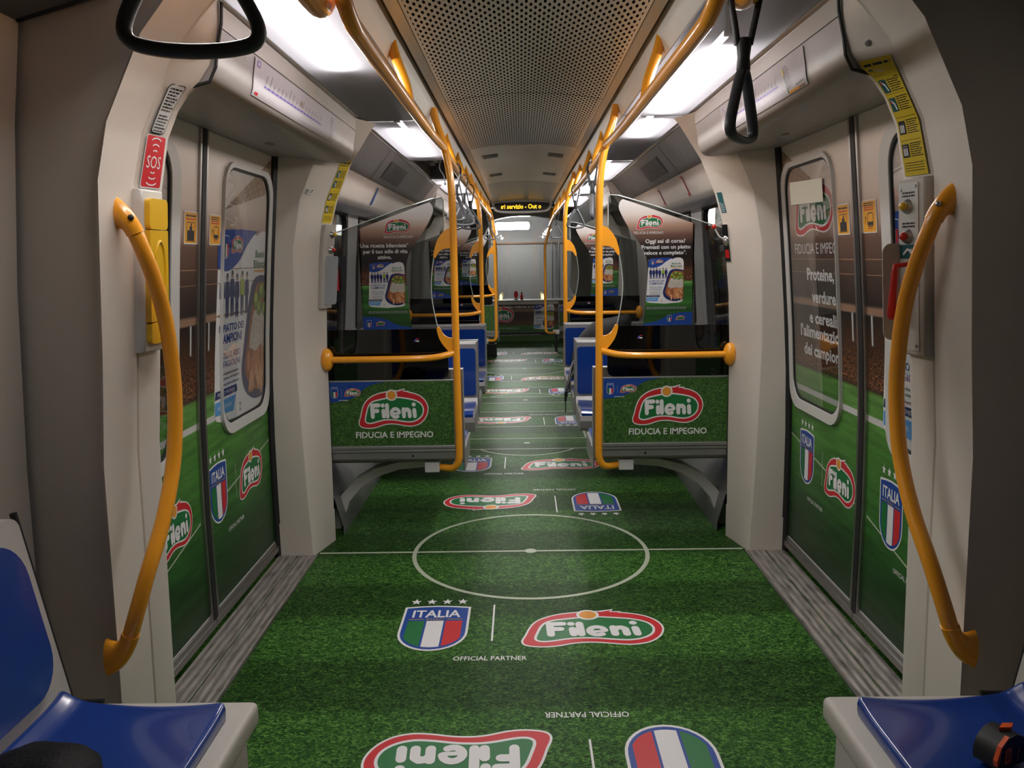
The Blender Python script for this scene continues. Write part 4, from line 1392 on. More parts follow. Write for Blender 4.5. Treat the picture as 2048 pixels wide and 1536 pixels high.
# hanging strap handles
def strap(x, y, top, yaw, label, m=HANDM, h=.29, k=1.0):
    root = thing('hanging_strap', label, 'strap', (x, y, top), 'hanging straps')
    root.rotation_euler = (0, 0, yaw)
    def w(p): return Vector((p[0] + x, p[1] + y, p[2] + top))
    bm = B()
    cy_, sy_ = math.cos(yaw), math.sin(yaw)
    tube(bm, [w((p[0] * cy_, -p[0] * sy_, p[2])) for p in catmull([(-.014, 0, -.10), (-.020, 0, -.06), (-.028, 0, -.02), (-.030, 0, .0), (-.018, 0, .028), (0, 0, .034), (.018, 0, .028), (.030, 0, .0), (.028, 0, -.02), (.020, 0, -.06), (.012, 0, -.10)], 4)], .0046, 8, flat=(1, 1.6))
    obj('webbing', bm, STRAPM, root, smooth=60)
    bm = B()
    tube(bm, [w((0, 0, z)) for z in (-.085, -.10, -.125, -.15, -.158)], [.010, .016, .013, .015, .010], 12)
    obj('collar', bm, STRAPM, root, smooth=60)
    bm = B()
    loop = catmull([(0, 0, -.152), (.018, 0, -.168), (.044, 0, -.215), (.066, 0, -.262), (.064, 0, -.284), (.040, 0, -.293), (0, 0, -.296), (-.040, 0, -.293), (-.064, 0, -.284), (-.066, 0, -.262), (-.044, 0, -.215), (-.018, 0, -.168)], 5, True)
    tube(bm, [w((p.x * k, p.y, p.z)) for p in loop], .0085, 10, closed=True, flat=(1, 1.5))
    obj('handle', bm, m, root, smooth=70)
    root.rotation_euler = (0, 0, yaw)
    return root
strap(-.408, 1.0, 1.990, .12, 'big dark hanging strap handle at the top left corner', STRAPL, k=1.12)
strap(.455, 1.84, 1.990, .95, 'dark hanging strap seen edge on in front of the right route map', STRAPL)
strap(-.405, 4.95, 1.968, .9, 'grey hanging strap nearest the first pole on the left rail')
strap(-.405, 5.6, 1.966, .25, 'grey triangular strap handle second along the left rail')
strap(-.405, 6.35, 1.966, .1, 'grey triangular strap handle third along the left rail')
strap(.405, 5.0, 1.968, 1.45, 'slim edge-on grey strap beside the first pole on the right')
strap(.405, 6.5, 1.966, .25, 'grey triangular strap handle hanging on the right rail above the seats')
strap(-.405, 10.2, 1.966, .3, 'small far strap handle on the left before the windscreen')
strap(.405, 9.9, 1.966, .3, 'small far strap handle on the right before the windscreen')

# ================================================================== SEATS
def bench(s, yb, d, label):
    """two-place cross seat; yb = plane of the back, d = -1 faces the viewer"""
    root = thing('double_seat', label, 'seat', (s * .75, yb, 0), 'blue double seats')
    x0, x1 = .338, 1.15
    f = lambda y: yb + d * y
    bm = B()
    # side profile swept across: back shell, pan, rounded front lip
    prof = [(.0, .885), (.055, .885), (.062, .87), (.070, .50), (.10, .452), (.44, .452), (.475, .44), (.485, .41), (.470, .36), (.42, .335), (.15, .36), (.13, .405), (.0, .405)]
    prism(bm, prof, lambda u, v, t: (s * t, f(u), v), x0, x1)
    obj('shell', bm, SILVER, root)
    for a, b in ((.348, .745), (.752, 1.14)):
        bm = B()
        pts = rrect(a, .520, b, .842, .018, 4)
        prism(bm, [(x, z) for x, z in pts], lambda u, v, t: (s * u, f(t), v), .060, .078)
        obj('backrest', bm, BLUE, root)
        bm = B()
        g = []
        for k in range(13):
            u = k / 12
            g.append([(s * (a + (b - a) * j / 8), f(.10 + .372 * u), .480 - .012 * math.sin(PI * u) - .006 * math.sin(PI * j / 8) - (.02 * max(0, (u - .85) / .15) ** 2)) for j in range(9)])
        loft(bm, g)
        r = bmesh.ops.extrude_face_region(bm, geom=bm.faces[:])
        for v in [v for v in r['geom'] if isinstance(v, bmesh.types.BMVert)]: v.co.z -= .03
        obj('cushion', bm, BLUE, root, smooth=50)
    bm = B()
    box(bm, (s * .336, min(f(.02), f(.45)), .34), (s * .344, max(f(.02), f(.45)), .452), .003)
    box(bm, (s * .336, min(f(0), f(.066)), .40), (s * .344, max(f(0), f(.066)), .886), .003)
    obj('end_plate', bm, SILVER, root)
    bm = B()
    g = lambda u, v, t: (s * u, t, v)
    ar = [(1.20, .02), (1.10, .03), (1.02, .19), (.94, .275), (.84, .332), (.70, .368), (.50, .375), (.50, .345), (.70, .328), (.82, .290), (.91, .232), (.98, .15), (1.03, .0), (1.2, .0)]
    prism(bm, ar, g, min(f(.12), f(.22)), max(f(.12), f(.22)))
    obj('cantilever', bm, PALE, root)
    return root
for s, side in SIDES:
    b1 = bench(s, 5.60, -1, 'blue double seat facing the viewer on the %s, first behind the glass partition' % side)
    dup(b1, (0, 1.50, 0), 'blue double seat facing the viewer on the %s, behind the nearer one' % side)
    b2 = bench(s, 4.16, 1, 'blue double seat facing away on the %s, just behind the glass partition' % side)
    if s < 0: dup(b2, (0, 6.62, 0), 'dark double seat facing away at the far left partition')
    dup(b2, (0, 1.50, 0), 'blue double seat facing away on the %s, back to back with the nearer facing one' % side)

def near_seat(s, label):
    root = thing('bench_seat', label, 'seat', (s * .95, 1.2, 0), 'wall bench seats')
    bm = B()
    box(bm, (s * .675, -.2, 0), (s * 1.19, 1.735, .395), .012)
    obj('bench_base', bm, CREAMD, root)
    bm = B()
    box(bm, (s * .658, -.2, .375), (s * 1.19, 1.775, .432), .014, 3)
    obj('bench_top', bm, CREAMD, root, smooth=35)
    # dished cushion
    def cz(u, w):   # u 0 front .. 1 back, w 0 near .. 1 far
        return .447 + .016 * (2 * abs(u - .52)) ** 2 + .014 * abs(2 * w - 1) ** 5 + (.022 * max(0, (u - .86) / .14))
    bm = B()
    g = []
    for i in range(25):
        u = i / 24
        x = .705 + (1.095 - .705) * u
        g.append([(s * x, 1.275 + .455 * j / 20 - (.03 * (j / 20) ** 8 * (1 - u)), cz(u, j / 20)) for j in range(21)])
    loft(bm, g)
    r = bmesh.ops.extrude_face_region(bm, geom=bm.faces[:])
    for v in [v for v in r['geom'] if isinstance(v, bmesh.types.BMVert)]: v.co.z = .425
    bmesh.ops.recalc_face_normals(bm, faces=bm.faces)
    es = [e for e in bm.edges if len(e.link_faces) == 2 and e.calc_face_angle(0) > .9]
    bmesh.ops.bevel(bm, geom=es, offset=.013, segments=3, profile=.5, affect='EDGES')
    obj('cushion', bm, BLUE, root, smooth=60)
    # second cushion nearer the viewer
    bm = B(); box(bm, (s * .705, .80, .43), (s * 1.095, 1.262, .458), .013, 3)
    obj('cushion', bm, BLUE, root, smooth=60)
    # back: grey frame leaning on the wall, blue pad
    def bk(u, v, t): return (s * (1.098 + .085 * (v - .45) / .45 - t), u, v)
    bm = B(); prism(bm, rrect(-.2, .432, 1.755, .895, .03, 5), bk, -.06, .012)
    obj('back_frame', bm, CREAMD, root)
    for a, b in ((1.27, 1.712), (.80, 1.25)):
        bm = B(); prism(bm, rrect(a, .515, b, .862, .09, 7), bk, .010, .030)
        bmesh.ops.bevel(bm, geom=[e for e in bm.edges if len(e.link_faces) == 2 and e.calc_face_angle(0) > 1.2], offset=.006, segments=2, affect='EDGES')
        obj('backrest', bm, BLUE, root, smooth=50)
    bm = B()
    tube(bm, [bk(1.757, z, .005) for z in (.43, .6, .75, .90)], .008, 8)
    tube(bm, [(s * 1.10, 1.76, .438), (s * 1.02, 1.765, .438)], .007, 8)
    obj('rubber_edge', bm, BLACK, root, smooth=60)
    return root
near_seat(-1, 'blue wall bench seat at the bottom left corner, black bag on it')
near_seat(1, 'blue wall bench seat at the bottom right corner, orange and black gadget on it')

# ================================================================== HANDRAILS, PANELS, SIGNS ON THE PILLARS
def handrail(s, label):
    root = thing('handrail', label, 'handrail', (s * 1.0, 1.95, .46), 'curved door handrails')
    P_ = [(1.018, 2.000, 1.572), (.992, 2.000, 1.566), (.970, 2.003, 1.540), (.956, 2.017, 1.487), (.947, 2.050, 1.41), (.944, 2.088, 1.31), (.943, 2.105, 1.19), (.943, 2.102, 1.07), (.944, 2.066, .93), (.948, 1.992, .805), (.960, 1.915, .700), (.983, 1.880, .600), (1.012, 1.885, .525), (1.040, 1.895, .490), (1.072, 1.905, .480)]
    c = [(s * v.x, v.y, v.z) for v in catmull(P_, 5)]
    n = len(c)
    bm = B(); tube(bm, c[8:n - 8], .0192, 18)
    obj('bar', bm, ORANGE, root, smooth=70)
    # cast feet: fat where they meet the pillar, tapering onto the bar
    for nm, q, e in (('upper_foot', c[:13], 1), ('lower_foot', c[n - 13:][::-1], -1)):
        bm = B()
        secs = []
        m = len(q) - 1
        for k, p in enumerate(q):
            t = k / m
            w = (1 - t) ** 1.3
            T = (Vector(q[min(k + 1, m)]) - Vector(q[max(k - 1, 0)])).normalized()
            e1 = Vector((0, 1, 0)); e1 = (e1 - T * e1.dot(T)).normalized()
            e2 = T.cross(e1)
            if e2.z < 0: e2 = -e2
            a1 = Vector((0, 1, 0)) * .024 * w + e1 * .0215 * (1 - w)
            a2 = Vector((-s * .004, 0, 1)) * .050 * w + e2 * .0215 * (1 - w)
            o_ = Vector(p) + Vector((s * .004 * w, 0, e * .004 * w))
            secs.append([o_ + a1 * math.cos(g) + a2 * math.sin(g) for g in [2 * PI * j / 20 for j in range(20)]])
        loft(bm, secs, closed=True, caps=True)
        obj(nm, bm, ORANGE, root, smooth=70)
    bm = B(); ball(bm, (c[9][0] - s * .012, c[9][1] - .016, c[9][2] + .012), .0075, 10, 6)
    obj('screw_cap', bm, ALU if s > 0 else BLACK, root, smooth=80)
    return root
handrail(-1, 'curved orange handrail on the near left door pillar')
handrail(1, 'curved orange handrail on the near right door pillar')

def nmap(s):
    """near pillar strip facing the doors' near edge: u = position along the car, v = height"""
    def f(u, v, h):
        y = u if s < 0 else -u
        t = min(1, max(0, (y - 2.099) / .086))
        x = (interp(PN, v) + .002) * (1 - t) + interp(PE, v) * t - .0008
        return (s * (x - h - .004), y - h * .2, v)
    return f
# --- left: notice label, SOS sign, yellow intercom box
P = Print(nmap(-1), cut=.012)
P.poly(rrect(2.112, 1.775, 2.164, 1.892, .010, 4), I_K, 1)
P.poly(rrect(2.114, 1.777, 2.162, 1.890, .009, 4), WHITEM, 2)
for k in range(15):
    P.greek(2.119, 2.158 - .008 * ((k * 7) % 3) / 2, 1.881 - .0072 * k - (.006 if k > 7 else 0), .0034 if k < 7 else .0026, I_K, 3, k)
tag(P.build('notice_sticker'), 'white notice label with fine black lines above the red SOS sign', 'sticker')
P = Print(nmap(-1), cut=.012)
P.poly(rrect(2.105, 1.640, 2.178, 1.772, .006, 3), WHITEM, 1)
P.poly(rrect(2.108, 1.643, 2.175, 1.769, .005, 3), I_R, 2)
P.text('SOS', 2.1415, 1.706, .032, I_W, 3, w=.050, bold=.0)
for d in (1, -1):
    for k, r in enumerate((.007, .012, .018)):
        cy = 1.706 + d * (.024 + .012 * k)
        P.stroke([(2.1415 + r * math.cos(a), cy + d * r * .55 * math.sin(a)) for a in [PI * (.15 + .7 * j / 6) for j in range(7)]], .0016, I_W, 3)
tag(P.build('emergency_sign'), 'red SOS sign with white sound waves above the yellow box', 'sign')

root = thing('intercom_box', 'yellow emergency intercom box on the near left door pillar', 'intercom', (-1.0, 2.14, 1.42))
def nb(s, y, z, h):
    return (s * (interp(PN, z) - h), y - (.016 if s < 0 else 0), z)
bm = B()
secs = []
for z in (1.222, 1.225, 1.30, 1.38, 1.46, 1.54, 1.600, 1.630, 1.634):
    e = .004 if z in (1.222, 1.634) else 0
    secs.append([nb(-1, y, z, h) for y, h in ((2.094, -.01), (2.094, .018 - e), (2.099, .024 - e), (2.188, .034 - e), (2.194, .030 - e), (2.196, -.01))])
loft(bm, secs, closed=True, caps=True)
obj('back_plate', bm, PALE, root, smooth=40)
def ymap(u, v, t):
    return nb(-1, u, v, .024 + .010 * (u - 2.099) / .089 + t)
for nm, z0, z1 in (('top_cover', 1.535, 1.612), ('main_cover', 1.300, 1.533), ('bottom_cover', 1.243, 1.298)):
    bm = B()
    pg = rrect(2.104, z0, 2.188, z1, .012, 4) if nm != 'main_cover' else [(2.104, z0), (2.188, z0), (2.188, z1), (2.104, z1)]
    prism(bm, pg, ymap, .0, .014)
    bmesh.ops.bevel(bm, geom=[e for e in bm.edges if len(e.link_faces) == 2 and e.calc_face_angle(0) > 1.0], offset=.003, segments=2, affect='EDGES')
    obj(nm, bm, YEL, root)
bm = B(); tube(bm, [ymap(2.149 + .024 * math.cos(a), 1.43 + .075 * math.sin(a), .014) for a in [2 * PI * k / 24 for k in range(24)]], .004, 8, closed=True)
obj('speech_shell', bm, YEL, root, smooth=60)

# --- right: yellow instruction strip, control panel with buttons and red lever
def instr(f, u0, u1, z0, z1, name, label, mirror=False):
    P = Print(f, cut=.012)
    w, h = u1 - u0, z1 - z0
    P.rect(u0, z0, u1, z1, I_Y, 1)
    P.greek(u0 + .08 * w, u1 - .08 * w, z1 - .045 * h, .020 * h, I_K, 2, 1)
    P.greek(u0 + .10 * w, u1 - .20 * w, z1 - .085 * h, .014 * h, I_TE, 2, 2)
    for i, zc in enumerate((.78, .62, .42, .22)):
        zz = z0 + h * zc
        P.rect(u0 + .06 * w, zz - .06 * h, u0 + .36 * w, zz + .055 * h, I_TE if i < 2 else I_K, 2)
        if i < 2:
            P.stroke([(u0 + .14 * w, zz + .03 * h), (u0 + .26 * w, zz + .005 * h), (u0 + .28 * w, zz - .04 * h)], .03 * w, I_W, 3)
            P.rect(u0 + .12 * w, zz + .01 * h, u0 + .18 * w, zz + .03 * h, I_R, 4)
        else:
            for x in (.14, .21, .28):
                P.rect(u0 + (x - .022) * w, zz - .045 * h, u0 + (x + .022) * w, zz + .02 * h, I_W, 3); P.poly(circ(u0 + x * w, zz + .035 * h, .02 * w, 8), I_W, 3)
        for k in range(7):
            P.greek(u0 + .42 * w, u1 - (.06 + .05 * (k % 3)) * w, zz + .055 * h - .018 * h * k, .008 * h, I_K, 2, k + i * 9)
        P.rect(u0 + .06 * w, zz + .085 * h, u1 - .06 * w, zz + .088 * h, I_K, 2)
    for k in range(4): P.greek(u0 + .08 * w, u1 - .1 * w, z0 + h * (.11 - .022 * k), .006 * h, I_K, 2, k + 50)
    tag(P.build(name), label, 'sticker')
instr(nmap(1), -2.178, -2.102, 1.640, 1.925, 'instruction_sticker', 'tall yellow door instruction sticker on the near right pillar')
root = thing('door_control_panel', 'grey door release panel with red lever on the near right pillar', 'control panel', (1.0, 2.14, 1.4))
bm = B()
secs = []
for z in (1.178, 1.182, 1.27, 1.35, 1.43, 1.50, 1.56, 1.630, 1.634):
    e = .005 if z in (1.178, 1.634) else 0
    secs.append([nb(1, y, z, h) for y, h in ((2.092, -.01), (2.092, .014 - e), (2.097, .020 - e), (2.192, .036 - e), (2.198, .031 - e), (2.20, -.01))])
loft(bm, secs, closed=True, caps=True)
obj('housing', bm, CREAMD, root, smooth=40)
def pmap(u, v, t): return nb(1, u, v, .020 + .016 * (u - 2.097) / .095 + t)
bm = B(); prism(bm, rrect(2.113, 1.192, 2.190, 1.622, .004, 3), pmap, 0, .003)
obj('face_plate', bm, PALE, root)
for y, z in ((2.122, 1.612), (2.181, 1.605), (2.122, 1.205)):
    bm = B(); p = Vector(pmap(y, z, .003)); cyl(bm, p, p + Vector((-.002, 0, 0)), .004, seg=10)
    obj('screw', bm, ALUD, root)
for z, m in ((1.563, YEL), (1.487, RED)):
    p = Vector(pmap(2.152, z, .003))
    bm = B(); tube(bm, [p, p + Vector((-.008, -.004, 0)), p + Vector((-.014, -.008, 0))], [.020, .016, .011], 18)
    q = obj('button_collar', bm, ALU, root, smooth=50)
    bm = B(); ball(bm, p + Vector((-.017, -.009, 0)), .0105, 14, 8)
    obj('button', bm, m, q, smooth=80)
P = Print(lambda u, v, h: pmap(-u, v, .0035 + h))
for z in (1.597, 1.520):
    P.greek(-2.175, -2.125, z, .004, I_K, 1, 3); P.greek(-2.175, -2.125, z - .008, .004, I_K, 1, 4)
P.rect(-2.186, 1.430, -2.122, 1.466, I_TE, 1)
P.stroke([(-2.170, 1.442), (-2.155, 1.454), (-2.140, 1.450)], .0028, I_W, 2); P.poly([(-2.140, 1.458), (-2.132, 1.444), (-2.146, 1.443)], I_W, 2)
P.build('panel_lettering', root)
bm = B()
p0, p1, p2 = Vector(pmap(2.135, 1.418, .002)), Vector(pmap(2.140, 1.412, .045)), Vector(pmap(2.150, 1.285, .050))
tube(bm, [p0, p0.lerp(p1, .6), p1, p1.lerp(p2, .1), p1.lerp(p2, .55), p1.lerp(p2, .85), p2, p2 + Vector((0, 0, -.012))], [.006, .006, .0075, .008, .0095, .011, .011, .006], 12)
obj('release_lever', bm, RED, root, smooth=70)
bm = B()
prism(bm, rrect(-.066, 1.215, -.004, 1.470, .022, 5), lambda u, v, t: (nb(1, 0, v, 0)[0] + u - .018, t, v), 2.186, 2.190)
obj('guard_flap', bm, CREAMD, root)

# --- far left: instruction strip and its control panel with pale guard
def fmap(s):
    """far pillar: u runs from the door corner (0) to the aisle corner (1) as metres of face"""
    def f(u, v, h):
        t = u / .236
        a, b = interp(PX, v), interp(PB, v)
        return (s * ((b + (a - b) * t) - h * .97 - .003), 3.87 + .23 * t - h * .25, v)
    return f
FL, FR = fmap(-1), fmap(1)
instr(lambda u, v, h: FL(u, v, h), .155, .222, 1.630, 1.925, 'instruction_sticker', 'tall yellow instruction sticker on the far left door pillar')
P = Print(FL)
P.poly(rrect(.012, 1.757, .052, 1.783, .003, 2), WHITEM, 1)
P.text('1-7', .032, 1.770, .015, I_K, 2, w=.030, bold=.02)
tag(P.build('number_plate'), 'small white plate reading 1-7 on the far left door pillar', 'sign')
root = thing('door_control_panel', 'narrow panel with yellow and red buttons on the far left pillar', 'control panel', (-1.0, 4.07, 1.42))
bm = B()
loft(bm, [[FL(u, z, h) for u, h in ((.165, 0), (.165, .016), (.170, .020), (.238, .020), (.242, .012), (.243, -.004))] for z in (1.215, 1.3, 1.4, 1.5, 1.575, 1.622)], closed=True, caps=True)
obj('housing', bm, CREAMD, root, smooth=40)
for z, m in ((1.575, YEL), (1.500, RED)):
    p = Vector(FL(.215, z, .020)); d_ = (Vector(FL(.215, z, .03)) - p).normalized()
    bm = B(); tube(bm, [p, p + d_ * .008, p + d_ * .014], [.019, .015, .011], 16)
    q = obj('button_collar', bm, ALU, root, smooth=50)
    bm = B(); ball(bm, p + d_ * .017, .0105, 12, 8)
    obj('button', bm, m, q, smooth=80)
bm = B()
prism(bm, rrect(-.085, 1.235, .008, 1.470, .016, 5), lambda u, v, t: (-(interp(PX, v) + .0 + u * .75), t + .25 * (u + .0), v), 4.045, 4.052)
obj('guard_flap', bm, mat('pale_blue_grey_guard', (.40, .43, .46), .35), root)
bm = B(); tube(bm, [(-.955, 4.085, 1.42), (-.945, 4.09, 1.40), (-.945, 4.09, 1.30)], .008, 10)
obj('release_lever', bm, RED, root, smooth=60)
# --- far right: green sticker and red ball lever
P = Print(lambda u, v, h: FR(.236 - u, v, h))
P.rect(.020, 1.648, .052, 1.745, I_TE, 1)
for k in range(11): P.greek(.024, .048, 1.738 - .0083 * k, .0026, I_W, 2, k)
tag(P.build('escape_sticker'), 'narrow dark green sticker on the far right door pillar', 'sticker')
root = thing('ball_lever', 'red ball lever on a silver plate, far right door pillar', 'lever', (.98, 4.09, 1.5))
bm = B()
prism(bm, rrect(.004, 1.415, .044, 1.592, .004, 3), lambda u, v, t: FR(.236 - u, v, t), 0, .004)
obj('mounting_plate', bm, CHROME, root)
p = Vector(FR(.218, 1.513, .004))
bm = B(); ball(bm, p, .026, 18, 10, (.6, .8, 1))
obj('hub', bm, CHROME, root, smooth=80)
bm = B(); tube(bm, catmull([p + Vector((-.006, -.02, .012)), p + Vector((-.030, -.03, .016)), p + Vector((-.042, -.03, .028)), p + Vector((-.062, -.03, .062))], 5), .004, 8)
arm = obj('arm', bm, WHITEM, root, smooth=60)
bm = B(); ball(bm, p + Vector((-.064, -.03, .068)), .012, 14, 8)
obj('ball_knob', bm, RED, arm, smooth=80)
bm = B(); prism(bm, rrect(.012, 1.430, .036, 1.470, .002, 2), lambda u, v, t: FR(.236 - u, v, t), .004, .006)
obj('red_lamp', bm, RED, root)
# --- small bay signs on the coves
def cvm(s, y, zt, zb, w, m, inner, name, label):
    bm = B()
    cz = sorted((v.y, v.x) for v in catmull(COVE, 4))
    def cx(z): return interp(cz, z) - .002
    n = 8
    loft(bm, [[(s * (cx(zt + (zb - zt) * k / n) - .003), y + q, zt + (zb - zt) * k / n - .002) for q in (0, w)] for k in range(n + 1)])
    o = tag(obj(name, bm, m), label, 'sticker')
    if inner:
        bm = B()
        loft(bm, [[(s * (cx(zt + (zb - zt) * k / n) - .0045), y + q, zt + (zb - zt) * k / n - .003) for q in (w * .25, w * .75)] for k in range(1, n)])
        obj('white_field', bm, I_W, o)
cvm(-1, 5.35, 1.905, 1.80, .05, I_B, False, 'wall_sticker', 'narrow blue sticker on the left wall above the seats')
cvm(1, 5.00, 1.915, 1.80, .05, I_R, True, 'wall_sticker', 'red framed narrow sticker on the right wall above the seats')
cvm(1, 5.85, 1.90, 1.80, .05, I_R, True, 'wall_sticker', 'smaller faint red sticker on the right wall, farther along')
cvm(1, 4.30, 1.88, 1.83, .05, I_B, False, 'wall_sticker', 'tiny blue sticker on the right wall beside the far pillar')

# ================================================================== DISPLAY AND CAR FRONT
root = thing('destination_display', 'amber LED display hanging at the far end of the ceiling', 'display', (0, 11.42, 2.12))
bm = B()
dp = [(v.x, v.y) for v in catmull([(-.40, 2.20, 0), (-.2, 2.218, 0), (0, 2.224, 0), (.2, 2.218, 0), (.40, 2.20, 0), (.405, 2.15, 0), (.36, 2.075, 0), (.2, 2.052, 0), (0, 2.048, 0), (-.2, 2.052, 0), (-.36, 2.075, 0), (-.405, 2.15, 0)], 4, True)]
prism(bm, dp, lambda u, v, t: (u, t, v), 11.40, 11.56)
obj('housing', bm, CREAMD, root)
di = [(v.x, v.y) for v in catmull([(-.365, 2.178, 0), (-.2, 2.192, 0), (0, 2.196, 0), (.2, 2.192, 0), (.365, 2.178, 0), (.368, 2.14, 0), (.33, 2.09, 0), (.2, 2.078, 0), (0, 2.075, 0), (-.2, 2.078, 0), (-.33, 2.09, 0), (-.368, 2.14, 0)], 4, True)]
bm = B(); prism(bm, di, lambda u, v, t: (u, t, v), 11.392, 11.401)
scr = obj('display_window', bm, SATIN, root)
LED = emit('amber_led', (1.0, .46, .015), 3.0)
P = Print(tmap(11.390))
P.text('\u0131ri servizio - Out o', -.012, 2.138, .062, LED, 1, w=.545, bold=.012)
P.build('led_text', scr)

bm = B()
FY = 14.6
outer = [(-1.3, 0), (1.3, 0), (1.3, 2.3), (-1.3, 2.3)]
ws = [(v.x, v.y) for v in catmull([(-.56, .76, 0), (-.60, 1.3, 0), (-.585, 1.95, 0), (-.52, 2.085, 0), (-.25, 2.15, 0), (0, 2.165, 0), (.25, 2.155, 0), (.55, 2.10, 0), (.83, 2.0, 0), (.86, 1.6, 0), (.85, 1.0, 0), (.80, .72, 0)], 6, True)]
for t in tessellate_polygon([[Vector((x, z, 0)) for x, z in outer], [Vector((x, z, 0)) for x, z in ws]]):
    bm.faces.new([bm.verts.new((*(lambda p: (p[0], FY, p[1]))((outer + ws)[i]),)) for i in t])
bmesh.ops.remove_doubles(bm, verts=bm.verts[:], dist=1e-5)
wf = tag(obj('wall_front', bm, CREAMD), kind='structure')
bm = B()
A_ = [[(x, y, z) for x, z in ws] for y in (FY, FY + .25)]
loft(bm, A_, closed=True)
obj('window_reveal', bm, SATIN, wf)
bm = B(); prism(bm, ws, lambda u, v, t: (u, t, v), FY + .24, FY + .25)
tag(obj('window_9', bm, CLEAR), kind='structure')
# desk below the windscreen and its printed fascia
r = thing('front_console', 'low front console with printed stadium fascia under the windscreen', 'console', (0, 14.3, 0))
bm = B(); box(bm, (-.95, 14.24, .0), (.62, 14.55, .69), .01); box(bm, (-.98, 14.22, .69), (.85, 14.585, .715), .008)
obj('console_body', bm, CREAMD, r)
P = Print(tmap(14.235), dl=.002)
P.rect(-.94, .16, .61, .64, FRONTP, 0)
brand(P, -.40, .465, .48, 1, sy=.56)
P.text('FIDUCIA E IMPEGNO', -.33, .225, .035, PALE, 2, w=.52)
carton(P, .36, .42, .36, .44, 1, 2, False)
P.text('un piatto veloce e completo', .0, .60, .035, I_W, 2, w=.92, bold=.02)
P.rect(-.94, .10, .61, .155, I_K, 0)
P.rect(-.94, .0, .61, .10, TURFP, 0)
P.rect(-.40, .105, .30, .112, PALE, 1)
P.build('fascia_print', r)
bm = B(); box(bm, (.615, 14.20, .16), (.80, 14.23, .63), .004)
obj('side_pillar', bm, ALUD, r)
P = Print(tmap(14.195), dl=.002)
P.rect(.63, .26, .80, .60, TURFP, 0); P.rect(.63, .50, .80, .60, I_B, 1); crest(P, .66, .55, .045, .06, 2, stars=False, text=False)
P.build('side_print', r)
# things lying on the console
bm = B(); tube(bm, [(-.12, 14.42, .715), (-.12, 14.42, .73)], .03, 14)
q = tag(obj('signal_lamp', bm, BLACK), 'small red lantern standing on the front console', 'lamp')
bm = B(); ball(bm, (-.12, 14.42, .80), .045, 14, 10, (.85, .85, 1.5)); obj('red_lens', bm, RED, q, smooth=80)
bm = B(); tube(bm, [(-.02, 14.35, .715), (-.02, 14.35, .78), (-.02, 14.35, .80), (-.02, 14.35, .83)], [.025, .025, .012, .012], 12)
q = tag(obj('drink_bottle', bm, RED, smooth=50), 'tiny red bottle with green cap on the front console', 'bottle')
bm = B(); cyl(bm, (-.02, 14.35, .83), (-.02, 14.35, .85), .015, seg=12); obj('bottle_cap', bm, I_G, q)
bm = B(); bm.faces.new([bm.verts.new(p_) for p_ in ((-.34, 14.45, .7165), (-.05, 14.30, .716), (.02, 14.33, .722), (-.28, 14.52, .73))])
bmesh.ops.solidify(bm, geom=bm.faces[:], thickness=.002)
tag(obj('paper_sheet', bm, I_W), 'white sheet of paper lying on the front console', 'paper')
for x, lab in ((-.385, 'left'), (.345, 'right')):
    bm = B(); tube(bm, [(x, 14.40, .715), (x, 14.40, .76), (x, 14.40, .80), (x, 14.40, .815)], [.022, .025, .018, .004], 12)
    tag(obj('warning_lamp', bm, emit('yellow_lamp_glow', (1, .75, .25), 3.0), smooth=60), 'small glowing yellow lamp at the %s end of the front console' % lab, 'lamp')
# extinguisher by the left front pole
r = thing('fire_extinguisher', 'dark upright cylinder beside the far left pole, low down', 'extinguisher', (-.48, 12.0, .30))
bm = B(); tube(bm, [(-.48, 12.0, z) for z in (.20, .21, .55, .60, .62)], [.04, .055, .055, .035, .02], 16)
obj('cylinder', bm, SATIN, r, smooth=50)
bm = B(); box(bm, (-.53, 11.97, .62), (-.43, 12.03, .68), .006); obj('valve_head', bm, SATIN, r)
bm = B(); box(bm, (-.56, 11.95, 0), (-.40, 12.08, .198), .006); obj('stand', bm, SATIN, r)
# outside: station end wall and its lamp
bm = B(); box(bm, (-4, 17.0, -1), (4, 17.2, 4.5))
sw = tag(obj('wall_station', bm, mat('station_concrete', (.42, .41, .40), .8, bump=.2, bscale=4)), kind='structure')
bm = B(); box(bm, (-4, 14.95, -1.1), (4, 17.0, -1.0))
tag(obj('ground_track', bm, GREYP), kind='structure')
root = thing('station_lamp', 'bright rectangular station lamp seen through the windscreen', 'lamp', (-.18, 16.2, 2.05))
bm = B(); prism(bm, rrect(-.515, 1.985, .150, 2.125, .045, 5), lambda u, v, t: (u, t, v), 16.20, 16.24)
obj('glowing_cover', bm, emit('station_lamp_glow', (1, 1, .98), STATION), root)
bm = B(); box(bm, (-.50, 16.245, 2.0), (.14, 16.29, 2.11), .01); box(bm, (-.22, 16.28, 2.03), (-.14, 17.0, 2.08))
obj('lamp_bracket', bm, ALUD, root)
for x in (.62, .76):
    bm = B(); tube(bm, [(x, 16.9, .55), (x, 16.9, 1.75)], .015, 10)
    tag(obj('conduit_pipe', bm, ALUD, smooth=60), 'thin grey pipe on the wall outside the windscreen', 'pipe', 'pipes outside the windscreen')
bm = B(); box(bm, (-4, 16.96, 1.72), (4, 16.995, 1.75))
tag(obj('trim_9', bm, I_BR), kind='structure')

